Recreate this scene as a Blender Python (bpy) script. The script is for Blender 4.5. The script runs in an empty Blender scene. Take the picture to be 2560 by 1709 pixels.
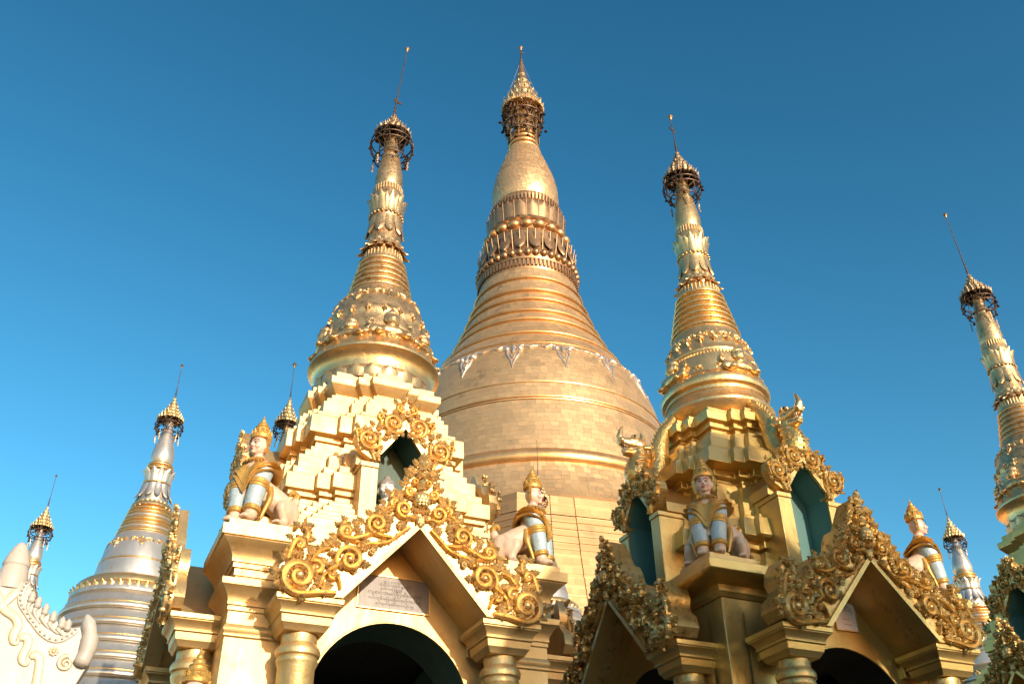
import bpy, math, random
import numpy as np
from mathutils import Vector, Matrix

random.seed(7)
SC = bpy.context.scene
COL = SC.collection
PI = math.pi
RAD = math.radians

# ------------------------------------------------------------------ camera
PITCH, ROLL = RAD(34.045), RAD(-0.966)
cf = Vector((0, math.cos(PITCH), math.sin(PITCH)))
cu0 = Vector((0, -math.sin(PITCH), math.cos(PITCH)))
cr0 = Vector((1, 0, 0))
cr = cr0 * math.cos(ROLL) + cu0 * math.sin(ROLL)
cu = cu0 * math.cos(ROLL) - cr0 * math.sin(ROLL)
cam_d = bpy.data.cameras.new('camera')
cam_d.sensor_width = 36.0
cam_d.sensor_fit = 'HORIZONTAL'
cam_d.lens = 33.663
cam_d.clip_start = 0.1
cam_d.clip_end = 3000
cam = bpy.data.objects.new('camera', cam_d)
m = Matrix((cr, cu, -cf)).transposed().to_4x4()
m.translation = Vector((0, 0, 1.6))
cam.matrix_world = m
COL.objects.link(cam)
SC.camera = cam

# ------------------------------------------------------------------ sky, sun, exposure
SUN_AZ = RAD(33)      # to the right of straight behind the camera
SUN_EL = RAD(14)
sun_from = Vector((math.sin(SUN_AZ) * math.cos(SUN_EL), -math.cos(SUN_AZ) * math.cos(SUN_EL), math.sin(SUN_EL)))
world = bpy.data.worlds.new('World')
SC.world = world
world.use_nodes = True
wn = world.node_tree
for n in list(wn.nodes):
    wn.nodes.remove(n)
wo = wn.nodes.new('ShaderNodeOutputWorld')
wb = wn.nodes.new('ShaderNodeBackground')
sky = wn.nodes.new('ShaderNodeTexSky')
sky.sky_type = 'NISHITA'
sky.sun_disc = False
sky.sun_elevation = SUN_EL
sky.sun_rotation = math.atan2(sun_from.x, sun_from.y)
sky.altitude = 50
sky.air_density = 1.0
sky.dust_density = 0.7
sky.ozone_density = 1.0
hs = wn.nodes.new('ShaderNodeHueSaturation')
hs.inputs['Hue'].default_value = 0.477
hs.inputs['Saturation'].default_value = 1.34
hs.inputs['Value'].default_value = 1.0
wb.inputs['Strength'].default_value = 0.15
wn.links.new(sky.outputs['Color'], hs.inputs['Color'])
# film-like contrast of the sky colour, the same for the whole dome
SKY_C0 = 1.85
v1 = wn.nodes.new('ShaderNodeVectorMath'); v1.operation = 'SCALE'; v1.inputs['Scale'].default_value = 1 / SKY_C0
gm_ = wn.nodes.new('ShaderNodeGamma'); gm_.inputs['Gamma'].default_value = 1.38
v2 = wn.nodes.new('ShaderNodeVectorMath'); v2.operation = 'SCALE'; v2.inputs['Scale'].default_value = SKY_C0
wn.links.new(hs.outputs['Color'], v1.inputs[0])
wn.links.new(v1.outputs['Vector'], gm_.inputs['Color'])
wn.links.new(gm_.outputs['Color'], v2.inputs[0])
wn.links.new(v2.outputs['Vector'], wb.inputs['Color'])
wn.links.new(wb.outputs['Background'], wo.inputs['Surface'])

sl = bpy.data.lights.new('sun', 'SUN')
sl.energy = 4.0
sl.angle = RAD(0.53)
sl.color = (1.0, 0.87, 0.68)
sun = bpy.data.objects.new('sun', sl)
sun.rotation_euler = sun_from.to_track_quat('Z', 'Y').to_euler()
sun.location = sun_from * 60
COL.objects.link(sun)

SC.view_settings.view_transform = 'Standard'
SC.view_settings.look = 'None'
SC.view_settings.exposure = 0.3
SC.view_settings.gamma = 1.0
SC.view_settings.use_curve_mapping = False
SC.cycles.max_bounces = 8
SC.cycles.use_denoising = True

# ------------------------------------------------------------------ materials
def new_mat(name):
    mt = bpy.data.materials.new(name)
    mt.use_nodes = True
    nt = mt.node_tree
    return mt, nt, nt.nodes['Principled BSDF']

def paint(name, c1, c2, metallic=0.0, rough=0.5, scale=6.0, bump=0.1, bscale=40.0, spot=None, spot_amt=0.0, spot_scale=14.0, rvar=0.12, spec=0.5, streak=True):
    """two-tone painted or gilded surface with uneven roughness, fine relief and worn spots"""
    mt, nt, b = new_mat(name)
    N = nt.nodes.new
    L = nt.links.new
    tc = N('ShaderNodeTexCoord')
    n1 = N('ShaderNodeTexNoise'); n1.inputs['Scale'].default_value = scale; n1.inputs['Detail'].default_value = 6; n1.inputs['Roughness'].default_value = 0.62
    mp = N('ShaderNodeMapping')
    mp.inputs['Scale'].default_value = (1, 1, 0.55 if streak else 1)
    L(tc.outputs['Object'], mp.inputs['Vector'])
    L(mp.outputs['Vector'], n1.inputs['Vector'])
    mx = N('ShaderNodeMix'); mx.data_type = 'RGBA'
    mx.inputs['A'].default_value = (*c1, 1); mx.inputs['B'].default_value = (*c2, 1)
    rp = N('ShaderNodeValToRGB'); rp.color_ramp.elements[0].position = 0.32; rp.color_ramp.elements[1].position = 0.68
    L(n1.outputs['Fac'], rp.inputs['Fac'])
    L(rp.outputs['Color'], mx.inputs['Factor'])
    col = mx.outputs['Result']
    if spot:
        n2 = N('ShaderNodeTexNoise'); n2.inputs['Scale'].default_value = spot_scale; n2.inputs['Detail'].default_value = 8; n2.inputs['Roughness'].default_value = 0.75
        L(tc.outputs['Object'], n2.inputs['Vector'])
        r2 = N('ShaderNodeValToRGB')
        r2.color_ramp.elements[0].position = 0.60 - 0.25 * spot_amt; r2.color_ramp.elements[1].position = 0.78 - 0.22 * spot_amt
        L(n2.outputs['Fac'], r2.inputs['Fac'])
        m2 = N('ShaderNodeMix'); m2.data_type = 'RGBA'
        m2.inputs['B'].default_value = (*spot, 1)
        L(r2.outputs['Color'], m2.inputs['Factor']); L(col, m2.inputs['A'])
        col = m2.outputs['Result']
    L(col, b.inputs['Base Color'])
    b.inputs['Metallic'].default_value = metallic
    b.inputs['Specular IOR Level'].default_value = spec
    mr = N('ShaderNodeMapRange')
    mr.inputs['To Min'].default_value = max(0.05, rough - rvar); mr.inputs['To Max'].default_value = rough + rvar
    n3 = N('ShaderNodeTexNoise'); n3.inputs['Scale'].default_value = scale * 2.3; n3.inputs['Detail'].default_value = 4
    mp3 = N('ShaderNodeMapping'); mp3.inputs['Scale'].default_value = (1.6, 1.6, 0.22 if streak else 1)
    L(tc.outputs['Object'], mp3.inputs['Vector']); L(mp3.outputs['Vector'], n3.inputs['Vector'])
    L(n3.outputs['Fac'], mr.inputs['Value']); L(mr.outputs['Result'], b.inputs['Roughness'])
    if bump:
        n4 = N('ShaderNodeTexNoise'); n4.inputs['Scale'].default_value = bscale; n4.inputs['Detail'].default_value = 5
        L(tc.outputs['Object'], n4.inputs['Vector'])
        n5 = N('ShaderNodeTexNoise'); n5.inputs['Scale'].default_value = bscale * 0.13; n5.inputs['Detail'].default_value = 2
        L(tc.outputs['Object'], n5.inputs['Vector'])
        ad = N('ShaderNodeMath'); ad.operation = 'MULTIPLY_ADD'
        ad.inputs[1].default_value = 3.0
        L(n5.outputs['Fac'], ad.inputs[0]); L(n4.outputs['Fac'], ad.inputs[2])
        bp = N('ShaderNodeBump'); bp.inputs['Strength'].default_value = bump; bp.inputs['Distance'].default_value = 0.02
        L(ad.outputs[0], bp.inputs['Height']); L(bp.outputs['Normal'], b.inputs['Normal'])
    return mt

M_ = {}
M_['pale_gold'] = paint('pale_gold_paint', (0.71, 0.50, 0.23), (0.60, 0.41, 0.17), 0.74, 0.50, 3.0, 0.10, 30, (0.56, 0.32, 0.10), 0.26, 5.0)
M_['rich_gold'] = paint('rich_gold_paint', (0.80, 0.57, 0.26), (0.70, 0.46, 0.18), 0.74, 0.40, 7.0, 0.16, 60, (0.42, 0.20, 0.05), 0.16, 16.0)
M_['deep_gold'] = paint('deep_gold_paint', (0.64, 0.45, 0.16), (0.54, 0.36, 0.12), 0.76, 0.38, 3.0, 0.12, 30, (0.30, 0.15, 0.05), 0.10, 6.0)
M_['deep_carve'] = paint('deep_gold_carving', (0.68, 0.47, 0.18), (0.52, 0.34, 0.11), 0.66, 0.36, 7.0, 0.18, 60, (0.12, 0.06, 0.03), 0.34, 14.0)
M_['leaf_gold'] = paint('gold_leaf', (0.74, 0.51, 0.25), (0.58, 0.38, 0.17), 0.82, 0.37, 6.0, 0.28, 34, (0.22, 0.12, 0.05), 0.36, 12.0)
M_['bright_gold'] = paint('bright_gold_leaf', (0.83, 0.57, 0.26), (0.75, 0.48, 0.19), 0.86, 0.33, 6.0, 0.20, 34, (0.34, 0.18, 0.06), 0.10, 15.0)
M_['statue_gold'] = paint('statue_gold_paint', (0.66, 0.40, 0.10), (0.54, 0.30, 0.07), 0.45, 0.40, 9.0, 0.2, 50, (0.28, 0.14, 0.04), 0.12, 16.0)
M_['silver'] = paint('silver_sheet', (0.68, 0.63, 0.54), (0.54, 0.50, 0.43), 0.74, 0.36, 4.0, 0.12, 20, (0.35, 0.30, 0.22), 0.06, 6.0)
M_['iron'] = paint('dark_weathered_iron', (0.06, 0.045, 0.035), (0.12, 0.08, 0.05), 0.6, 0.5, 20, 0.1, 60)
M_['tarnish'] = paint('tarnished_gilt', (0.42, 0.30, 0.16), (0.16, 0.10, 0.06), 0.75, 0.42, 26, 0.35, 70)
M_['filigree'] = paint('pale_gilt_filigree', (0.78, 0.58, 0.28), (0.38, 0.24, 0.10), 0.8, 0.34, 40, 0.35, 90)
M_['green'] = paint('green_plaster', (0.055, 0.115, 0.085), (0.04, 0.09, 0.068), 0.0, 0.55, 3.0, 0.05, 30)
M_['teal'] = paint('teal_plaster', (0.085, 0.20, 0.185), (0.065, 0.165, 0.155), 0.0, 0.5, 3.0, 0.05, 30)
M_['white'] = paint('white_stucco', (0.55, 0.50, 0.43), (0.48, 0.43, 0.36), 0.0, 0.42, 5.0, 0.12, 26, (0.62, 0.50, 0.36), 0.06, 7.0)
M_['cream'] = paint('cream_gilt_relief', (0.62, 0.51, 0.34), (0.57, 0.45, 0.28), 0.05, 0.38, 5.0, 0.1, 26)
M_['skin'] = paint('painted_skin', (0.64, 0.48, 0.35), (0.58, 0.41, 0.28), 0.0, 0.42, 7.0, 0.12, 40, (0.50, 0.27, 0.13), 0.08, 9.0)
M_['face'] = paint('painted_face', (0.70, 0.50, 0.40), (0.67, 0.45, 0.35), 0.0, 0.38, 5.0, 0.02, 30)
M_['blue'] = paint('pale_blue_paint', (0.42, 0.53, 0.56), (0.34, 0.44, 0.47), 0.05, 0.38, 8.0, 0.35, 45, (0.66, 0.57, 0.40), 0.25, 24)
M_['black'] = paint('black_paint', (0.015, 0.012, 0.01), (0.02, 0.016, 0.014), 0.0, 0.4, 5, 0)
M_['red'] = paint('red_lip_paint', (0.45, 0.08, 0.05), (0.40, 0.07, 0.05), 0.0, 0.4, 5, 0)
M_['marble'] = paint('white_marble', (0.80, 0.76, 0.72), (0.72, 0.67, 0.63), 0.0, 0.3, 5, 0.02)
M_['plaque'] = paint('grey_marble_slab', (0.30, 0.265, 0.24), (0.23, 0.205, 0.185), 0.0, 0.45, 7.0, 0.05, 30, (0.46, 0.38, 0.27), 0.14, 9.0)
M_['plaque_pale'] = paint('pale_marble_slab', (0.74, 0.74, 0.78), (0.60, 0.60, 0.64), 0.0, 0.4, 9.0, 0.05, 30)
M_['ink'] = paint('faded_black_lettering', (0.015, 0.013, 0.012), (0.05, 0.045, 0.04), 0.0, 0.6, 30, 0)
M_['dark'] = paint('shade_dark_plaster', (0.02, 0.02, 0.016), (0.03, 0.028, 0.022), 0.0, 0.7, 4, 0.05)  # interior shade of arches and chambers put into the colour

def ringed_gold(name, c1, c2, metallic, rough):
    """main stupa: gold plates, every plate with its own tint"""
    mt, nt, b = new_mat(name)
    N = nt.nodes.new; L = nt.links.new
    geo = N('ShaderNodeNewGeometry')
    wnz = N('ShaderNodeTexWhiteNoise'); wnz.noise_dimensions = '1D'
    oi = N('ShaderNodeObjectInfo'); rs = N('ShaderNodeMath'); rs.operation = 'ADD'
    L(geo.outputs['Random Per Island'], rs.inputs[0]); L(oi.outputs['Random'], rs.inputs[1])
    L(rs.outputs[0], wnz.inputs['W'])
    tc = N('ShaderNodeTexCoord')
    n1 = N('ShaderNodeTexNoise'); n1.inputs['Scale'].default_value = 0.22; n1.inputs['Detail'].default_value = 6; n1.inputs['Roughness'].default_value = 0.7
    L(tc.outputs['Object'], n1.inputs['Vector'])
    ad = N('ShaderNodeMath'); ad.operation = 'MULTIPLY_ADD'; ad.inputs[1].default_value = 0.13
    L(wnz.outputs['Value'], ad.inputs[0])
    sb = N('ShaderNodeMath'); sb.operation = 'SUBTRACT'; sb.inputs[1].default_value = 0.25
    L(n1.outputs['Fac'], sb.inputs[0]); L(sb.outputs[0], ad.inputs[2])
    rp = N('ShaderNodeValToRGB')
    rp.color_ramp.elements[0].color = (*c1, 1); rp.color_ramp.elements[1].color = (*c2, 1)
    rp.color_ramp.elements[0].position = 0.2; rp.color_ramp.elements[1].position = 0.8
    e = rp.color_ramp.elements.new(0.08); e.color = (c1[0] * 0.62, c1[1] * 0.66, c1[2] * 0.75, 1)
    L(ad.outputs[0], rp.inputs['Fac']); L(rp.outputs['Color'], b.inputs['Base Color'])
    b.inputs['Metallic'].default_value = metallic
    mr = N('ShaderNodeMapRange'); mr.inputs['To Min'].default_value = rough - 0.04; mr.inputs['To Max'].default_value = rough + 0.07
    L(wnz.outputs['Value'], mr.inputs['Value']); L(mr.outputs['Result'], b.inputs['Roughness'])
    n4 = N('ShaderNodeTexNoise'); n4.inputs['Scale'].default_value = 3.0; n4.inputs['Detail'].default_value = 4
    L(tc.outputs['Object'], n4.inputs['Vector'])
    bp = N('ShaderNodeBump'); bp.inputs['Strength'].default_value = 0.25; bp.inputs['Distance'].default_value = 0.05
    L(n4.outputs['Fac'], bp.inputs['Height']); L(bp.outputs['Normal'], b.inputs['Normal'])
    return mt
M_['plate'] = ringed_gold('gold_plates', (0.64, 0.45, 0.22), (0.71, 0.52, 0.27), 0.73, 0.42)
M_['terrace_plate'] = ringed_gold('terrace_plates', (0.34, 0.22, 0.11), (0.44, 0.30, 0.15), 0.70, 0.58)
M_['big_gold'] = paint('weathered_stupa_gold', (0.68, 0.45, 0.20), (0.54, 0.33, 0.14), 0.80, 0.38, 0.6, 0.25, 6, (0.30, 0.15, 0.06), 0.10, 1.6)
M_['big_bronze'] = paint('aged_gold_relief', (0.50, 0.33, 0.17), (0.32, 0.20, 0.10), 0.8, 0.40, 1.0, 0.3, 8, (0.14, 0.08, 0.05), 0.2, 2.2)

def scales_mat():
    mt = paint('gilded_scales', (0.82, 0.55, 0.19), (0.74, 0.45, 0.13), 0.85, 0.33, 8, 0.1, 40, (0.30, 0.16, 0.05), 0.15, 20)
    nt = mt.node_tree; b = nt.nodes['Principled BSDF']
    N = nt.nodes.new; L = nt.links.new
    tc = N('ShaderNodeTexCoord')
    v = N('ShaderNodeTexVoronoi'); v.inputs['Scale'].default_value = 34
    L(tc.outputs['Object'], v.inputs['Vector'])
    bp = N('ShaderNodeBump'); bp.inputs['Strength'].default_value = 0.45; bp.inputs['Distance'].default_value = 0.012; bp.invert = True
    L(v.outputs['Distance'], bp.inputs['Height']); L(bp.outputs['Normal'], b.inputs['Normal'])
    return mt
M_['scales'] = scales_mat()

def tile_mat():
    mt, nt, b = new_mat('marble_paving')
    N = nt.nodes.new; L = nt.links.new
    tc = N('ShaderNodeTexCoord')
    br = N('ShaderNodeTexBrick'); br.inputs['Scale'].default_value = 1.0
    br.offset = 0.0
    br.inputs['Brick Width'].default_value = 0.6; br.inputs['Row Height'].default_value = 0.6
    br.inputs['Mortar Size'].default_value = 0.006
    br.inputs['Color1'].default_value = (0.11, 0.09, 0.075, 1); br.inputs['Color2'].default_value = (0.09, 0.075, 0.06, 1); br.inputs['Mortar'].default_value = (0.25, 0.22, 0.19, 1)  # pale marble darkened: shade over the terrace is put into the colour
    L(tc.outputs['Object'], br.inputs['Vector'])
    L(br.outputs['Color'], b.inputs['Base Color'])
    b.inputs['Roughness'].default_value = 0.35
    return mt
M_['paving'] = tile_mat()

# ------------------------------------------------------------------ mesh helpers
class MB:
    """collects shapes; mesh() or build() turns them into one mesh"""
    def __init__(s):
        s.v = []; s.f = []
    def add(s, vs, fs):
        o = len(s.v)
        s.v += [tuple(p) for p in vs]
        s.f += [tuple(i + o for i in q) for q in fs]
        return s
    def box(s, x0, x1, y0, y1, z0, z1):
        return s.add([(x0, y0, z0), (x1, y0, z0), (x1, y1, z0), (x0, y1, z0), (x0, y0, z1), (x1, y0, z1), (x1, y1, z1), (x0, y1, z1)],
                     [(3, 2, 1, 0), (4, 5, 6, 7), (0, 1, 5, 4), (1, 2, 6, 5), (2, 3, 7, 6), (3, 0, 4, 7)])
    def loft(s, rings, cap0=True, cap1=True):
        n = len(rings[0]); vs = []; fs = []
        for r in rings:
            vs += r
        for i in range(len(rings) - 1):
            for j in range(n):
                a = i * n + j; b = i * n + (j + 1) % n
                fs.append((a, b, b + n, a + n))
        if cap0: fs.append(tuple(reversed(range(n))))
        if cap1: fs.append(tuple(range((len(rings) - 1) * n, len(rings) * n)))
        return s.add(vs, fs)
    def lathe(s, prof, n=48, cx=0, cy=0, cap0=True, cap1=True, sq=1.0):
        """prof from bottom to top as (r, z)"""
        if prof[0][1] > prof[-1][1]: prof = prof[::-1]
        rings = [[(cx + r * math.cos(2 * PI * j / n), cy + sq * r * math.sin(2 * PI * j / n), z) for j in range(n)] for r, z in prof]
        return s.loft(rings, cap0, cap1)
    def sqloft(s, prof, cx=0, cy=0):
        """square plan, prof bottom to top as (half, z)"""
        if prof[0][1] > prof[-1][1]: prof = prof[::-1]
        return s.loft([[(cx - h, cy - h, z), (cx + h, cy - h, z), (cx + h, cy + h, z), (cx - h, cy + h, z)] for h, z in prof])
    def sqnotch(s, prof, w=.62, d=1.25):
        q = lambda e: [(-e, -e), (-w, -e), (-w, -d), (w, -d), (w, -e)]
        rings = []
        for e, z in prof:
            r = []
            for c, k in ((1, 0), (0, 1), (-1, 0), (0, -1)):
                r += [(x * c - y * k, x * k + y * c, z) for x, y in q(e)]
            rings.append(r)
        return s.loft(rings)
    def tube(s, pts, rad, n=8, sq=1.0, up=None):
        pts = [Vector(p) for p in pts]
        if not hasattr(rad, '__len__'): rad = [rad] * len(pts)
        ts = []
        for i in range(len(pts)):
            t = pts[min(i + 1, len(pts) - 1)] - pts[max(i - 1, 0)]
            ts.append(t.normalized() if t.length > 1e-9 else Vector((0, 0, 1)))
        u = Vector(up) if up else (Vector((0, 0, 1)) if abs(ts[0].z) < 0.9 else Vector((1, 0, 0)))
        rings = []
        for p, t, r in zip(pts, ts, rad):
            u = (u - t * u.dot(t))
            u = u.normalized() if u.length > 1e-6 else t.orthogonal().normalized()
            w = t.cross(u)
            rings.append([tuple(p + u * (r * math.cos(2 * PI * j / n)) + w * (r * sq * math.sin(2 * PI * j / n))) for j in range(n)])
        return s.loft(rings)
    def ell(s, c, r, n=12, m=8, rot=None):
        c = Vector(c)
        if not hasattr(r, '__len__'): r = (r, r, r)
        vs = [Vector((0, 0, -r[2]))]
        for i in range(1, m):
            a = -PI / 2 + PI * i / m
            for j in range(n):
                b = 2 * PI * j / n
                vs.append(Vector((r[0] * math.cos(a) * math.cos(b), r[1] * math.cos(a) * math.sin(b), r[2] * math.sin(a))))
        vs.append(Vector((0, 0, r[2])))
        fs = [(0, 1 + (j + 1) % n, 1 + j) for j in range(n)]
        for i in range(m - 2):
            for j in range(n):
                a = 1 + i * n + j; b = 1 + i * n + (j + 1) % n
                fs.append((a, b, b + n, a + n))
        k = 1 + (m - 2) * n; t = len(vs) - 1
        fs += [(k + j, k + (j + 1) % n, t) for j in range(n)]
        if rot is not None: vs = [rot @ v for v in vs]
        return s.add([tuple(v + c) for v in vs], fs)
    def prism(s, out, y0, y1, taper=0.0):
        """outline in x,z (any winding) pushed from y0 (front) to y1 (back)"""
        ar = sum(out[i][0] * out[(i + 1) % len(out)][1] - out[(i + 1) % len(out)][0] * out[i][1] for i in range(len(out)))
        if ar < 0: out = out[::-1]
        n = len(out)
        vs = [(x, y0, z) for x, z in out] + [(x, y1, z) for x, z in out]
        fs = [tuple(range(n)), tuple(reversed(range(n, 2 * n)))]
        fs += [((j + 1) % n, j, j + n, (j + 1) % n + n) for j in range(n)]
        return s.add(vs, fs)
    def ribbon(s, pts, w, h, y=0.0):
        """carved band along a path in x,z: two raised edges and a groove, standing h in front of y"""
        P = [Vector((p[0], 0, p[1])) for p in pts]; n = len(P)
        rings = []
        for i, p in enumerate(P):
            t = (P[min(i + 1, n - 1)] - P[max(i - 1, 0)])
            t = t.normalized() if t.length > 1e-9 else Vector((1, 0, 0))
            nn = Vector((-t.z, 0, t.x))
            ww = w[i] if hasattr(w, '__len__') else w
            hh = h * min(1.0, 0.55 + 0.45 * ww / (max(w) if hasattr(w, '__len__') else ww))
            sec = [(-0.5, 0), (-0.5, 0.62), (-0.34, 1.0), (0, 0.72), (0.34, 1.0), (0.5, 0.62), (0.5, 0)]
            rings.append([tuple(p + nn * (a * ww) + Vector((0, y - b * hh, 0))) for a, b in sec])
        return s.loft(rings)
    def xf(s, mat):
        s.v = [tuple(mat @ Vector(p)) for p in s.v]
        return s
    def mesh(s, name, mat, ang=35, smooth=True):
        me = bpy.data.meshes.new(name)
        me.from_pydata(s.v, [], s.f)
        me.update()
        if smooth:
            me.shade_smooth()
            if ang < 179: me.set_sharp_from_angle(angle=RAD(ang))
        if mat: me.materials.append(M_[mat] if isinstance(mat, str) else mat)
        return me

def put(name, me, parent=None, loc=(0, 0, 0), rz=0.0, scale=1.0, mat4=None, bevel=0.0, kind=None):
    o = bpy.data.objects.new(name, me)
    COL.objects.link(o)
    o.parent = parent
    if mat4 is not None:
        o.matrix_local = mat4
    else:
        o.location = loc; o.rotation_euler = (0, 0, rz)
        o.scale = (scale,) * 3 if not hasattr(scale, '__len__') else scale
    if bevel:
        b = o.modifiers.new('bevel', 'BEVEL'); b.width = bevel; b.segments = 2; b.limit_method = 'ANGLE'; b.angle_limit = RAD(30)
    if kind: o['kind'] = kind
    return o

def thing(name, label, cat, loc=(0, 0, 0), rz=0.0, group=None, scale=1.0):
    o = bpy.data.objects.new(name, None)
    COL.objects.link(o)
    o.empty_display_size = 0.3
    o.location = loc; o.rotation_euler = (0, 0, rz); o.scale = (scale,) * 3
    o['label'] = label; o['category'] = cat
    if group: o['group'] = group
    return o

def tag(o, label, cat, group=None):
    o['label'] = label; o['category'] = cat
    if group: o['group'] = group
    return o

def remeshed(name, mb, mat, voxel=0.012, smooth=4):
    """one continuous skin over overlapping shapes"""
    me = mb.mesh(name, mat, 180)
    o = bpy.data.objects.new('tmp', me); COL.objects.link(o)
    r = o.modifiers.new('r', 'REMESH'); r.mode = 'VOXEL'; r.voxel_size = voxel; r.use_smooth_shade = True
    if smooth:
        k = o.modifiers.new('s', 'SMOOTH'); k.factor = 0.5; k.iterations = smooth
    dg = bpy.context.evaluated_depsgraph_get()
    out = bpy.data.meshes.new_from_object(o.evaluated_get(dg))
    bpy.data.objects.remove(o)
    bpy.data.meshes.remove(me)
    out.name = name
    out.shade_smooth()
    if not out.materials: out.materials.append(M_[mat])
    return out

def spiral(cx, cz, r0, r1, a0, turns, n=26, tail=()):
    """tail points first, then a spiral from angle a0 (degrees) inwards; turns signed"""
    p = [tuple(q) for q in tail]
    for i in range(n + 1):
        t = i / n
        a = RAD(a0) + 2 * PI * turns * t
        r = r0 + (r1 - r0) * t ** 0.85
        p.append((cx + r * math.cos(a), cz + r * math.sin(a)))
    return p

def smooth_path(pts, k=4):
    """Catmull-Rom through 2D or 3D points"""
    P = [np.array(p, float) for p in pts]
    out = []
    for i in range(len(P) - 1):
        p0 = P[max(i - 1, 0)]; p1 = P[i]; p2 = P[i + 1]; p3 = P[min(i + 2, len(P) - 1)]
        for j in range(k):
            t = j / k
            out.append(tuple(0.5 * (2 * p1 + (p2 - p0) * t + (2 * p0 - 5 * p1 + 4 * p2 - p3) * t * t + (3 * p1 - p0 - 3 * p2 + p3) * t ** 3)))
    out.append(tuple(P[-1]))
    return out

CACHE = {}
CUR = {'wall': 'pale_gold', 'carve': 'rich_gold'}   # gilding of the building at work
def cached(key, fn):
    key = (key, CUR['wall'])
    if key not in CACHE: CACHE[key] = fn()
    return CACHE[key]

ROW_A = RAD(24.6)
EX = Vector((math.cos(ROW_A), math.sin(ROW_A), 0)); EY = Vector((-math.sin(ROW_A), math.cos(ROW_A), 0))

# ------------------------------------------------------------------ ground
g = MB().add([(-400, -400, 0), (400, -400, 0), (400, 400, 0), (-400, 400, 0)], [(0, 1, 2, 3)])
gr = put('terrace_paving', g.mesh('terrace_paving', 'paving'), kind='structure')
# ------------------------------------------------------------------ carved ornament pieces
def taper(n, w0, w1, mid=None):
    if mid is None: return [w0 + (w1 - w0) * i / (n - 1) for i in range(n)]
    return [(w0 + (mid - w0) * (i / (n - 1)) / 0.3) if i / (n - 1) < 0.3 else mid + (w1 - mid) * ((i / (n - 1)) - 0.3) / 0.7 for i in range(n)]

def scroll_mesh(path, w0, w1, h, mid=None, mat='rich_gold', ball=None):
    mb = MB(); h *= .72
    p = smooth_path(path, 2) if len(path) < 14 else path
    ws = [1.15 * q for q in taper(len(p), w0, w1, mid)]
    mb.ribbon(p, ws, h)
    # leafy lobes breaking the outer side of the band
    k = len(p)
    for i in range(2, int(k * .62), 3):
        tx, tz = p[i + 1][0] - p[i - 1][0], p[i + 1][1] - p[i - 1][1]
        l = math.hypot(tx, tz) or 1
        w = ws[i]
        for sd, f in ((1, .55), (-1, .5)):
            nx, nz = -tz / l * sd, tx / l * sd
            c = (p[i][0] + nx * w * f + tx / l * w * .3, -h * (.55 if sd > 0 else .8), p[i][1] + nz * w * f + tz / l * w * .3)
            mb.ell(c, (w * .42, h * .42, w * .24), 6, 4, Matrix.Rotation(-math.atan2(tz, tx) + sd * .5, 3, 'Y'))
    if ball: mb.ell((ball[0], -h * 0.7, ball[1]), (ball[2], ball[2] * 0.9, ball[2]), 8, 6)
    return mb.mesh('scroll', mat, 50)

def leaf_mesh(mat):
    """acanthus sprig, unit height, pointing up, lobed and bent forward at the tip"""
    mb = MB()
    L = [(0, 0), (.16, .08), (.34, .10), (.30, .24), (.18, .26), (.36, .34), (.44, .46), (.30, .52), (.18, .48), (.28, .62), (.26, .76), (.14, .72), (.08, .86), (0, 1.0)]
    pts = L + [(-x, z) for x, z in L[::-1][1:-1]]
    n = len(pts)
    front = [(x * 0.92, -0.20 * (0.35 + z) - 0.02, z) for x, z in pts]
    back = [(x, 0, z) for x, z in pts]
    spine = [(0, -0.34 - 0.1 * t, t) for t in (0.1, 0.4, 0.7)]
    vs = back + front + spine
    fs = []
    for i in range(n):
        j = (i + 1) % n
        fs.append((j, i, n + i, n + j))
        zm = (pts[i][1] + pts[j][1]) / 2
        k = 2 * n + (0 if zm < 0.27 else 1 if zm < 0.6 else 2)
        fs.append((n + i, k, n + j))
    for k in (0, 1):
        pass
    # bridge fans between the spine points
    def nearest(i):
        zm = (pts[i][1] + pts[(i + 1) % n][1]) / 2
        return 0 if zm < 0.27 else 1 if zm < 0.6 else 2
    for i in range(n):
        a, b = nearest(i - 1), nearest(i)
        if a != b: fs.append((n + i, 2 * n + a, 2 * n + b))
    mb.add(vs, fs)
    return mb.mesh('leaf', mat, 40)

def flower_mesh(mat, n=8):
    mb = MB()
    for i in range(n):
        a = 2 * PI * i / n
        mb.ell((0.62 * math.cos(a), -0.12, 0.62 * math.sin(a)), (0.34, 0.22, 0.34), 6, 4)
    mb.ell((0, -0.25, 0), (0.34, 0.24, 0.34), 8, 5)
    return mb.mesh('flower', mat, 60)

def bud_mesh(mat):
    mb = MB()
    mb.ell((0, 0, 0), (0.8, 0.6, 1.0), 14, 10)
    for lay, (zz, k, sc) in enumerate(((0.15, 6, 0.62), (-0.25, 6, 0.66), (-0.6, 5, 0.5))):
        for i in range(k):
            a = -PI * (i + 0.5 * (lay % 2)) / (k - 1)
            rr = math.sqrt(max(0, 1 - zz * zz))
            mb.ell((0.8 * rr * math.cos(a), 0.6 * rr * math.sin(a), zz), (0.3 * sc + .1, 0.14, 0.42 * sc + .1), 8, 6, Matrix.Rotation(a + PI / 2, 3, 'Z'))
    return mb.mesh('bud', mat, 60)

def orn(kind):
    return cached('orn_' + kind, lambda: {'leaf': leaf_mesh, 'flower': flower_mesh, 'bud': bud_mesh}[kind](CUR['carve']))

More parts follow.
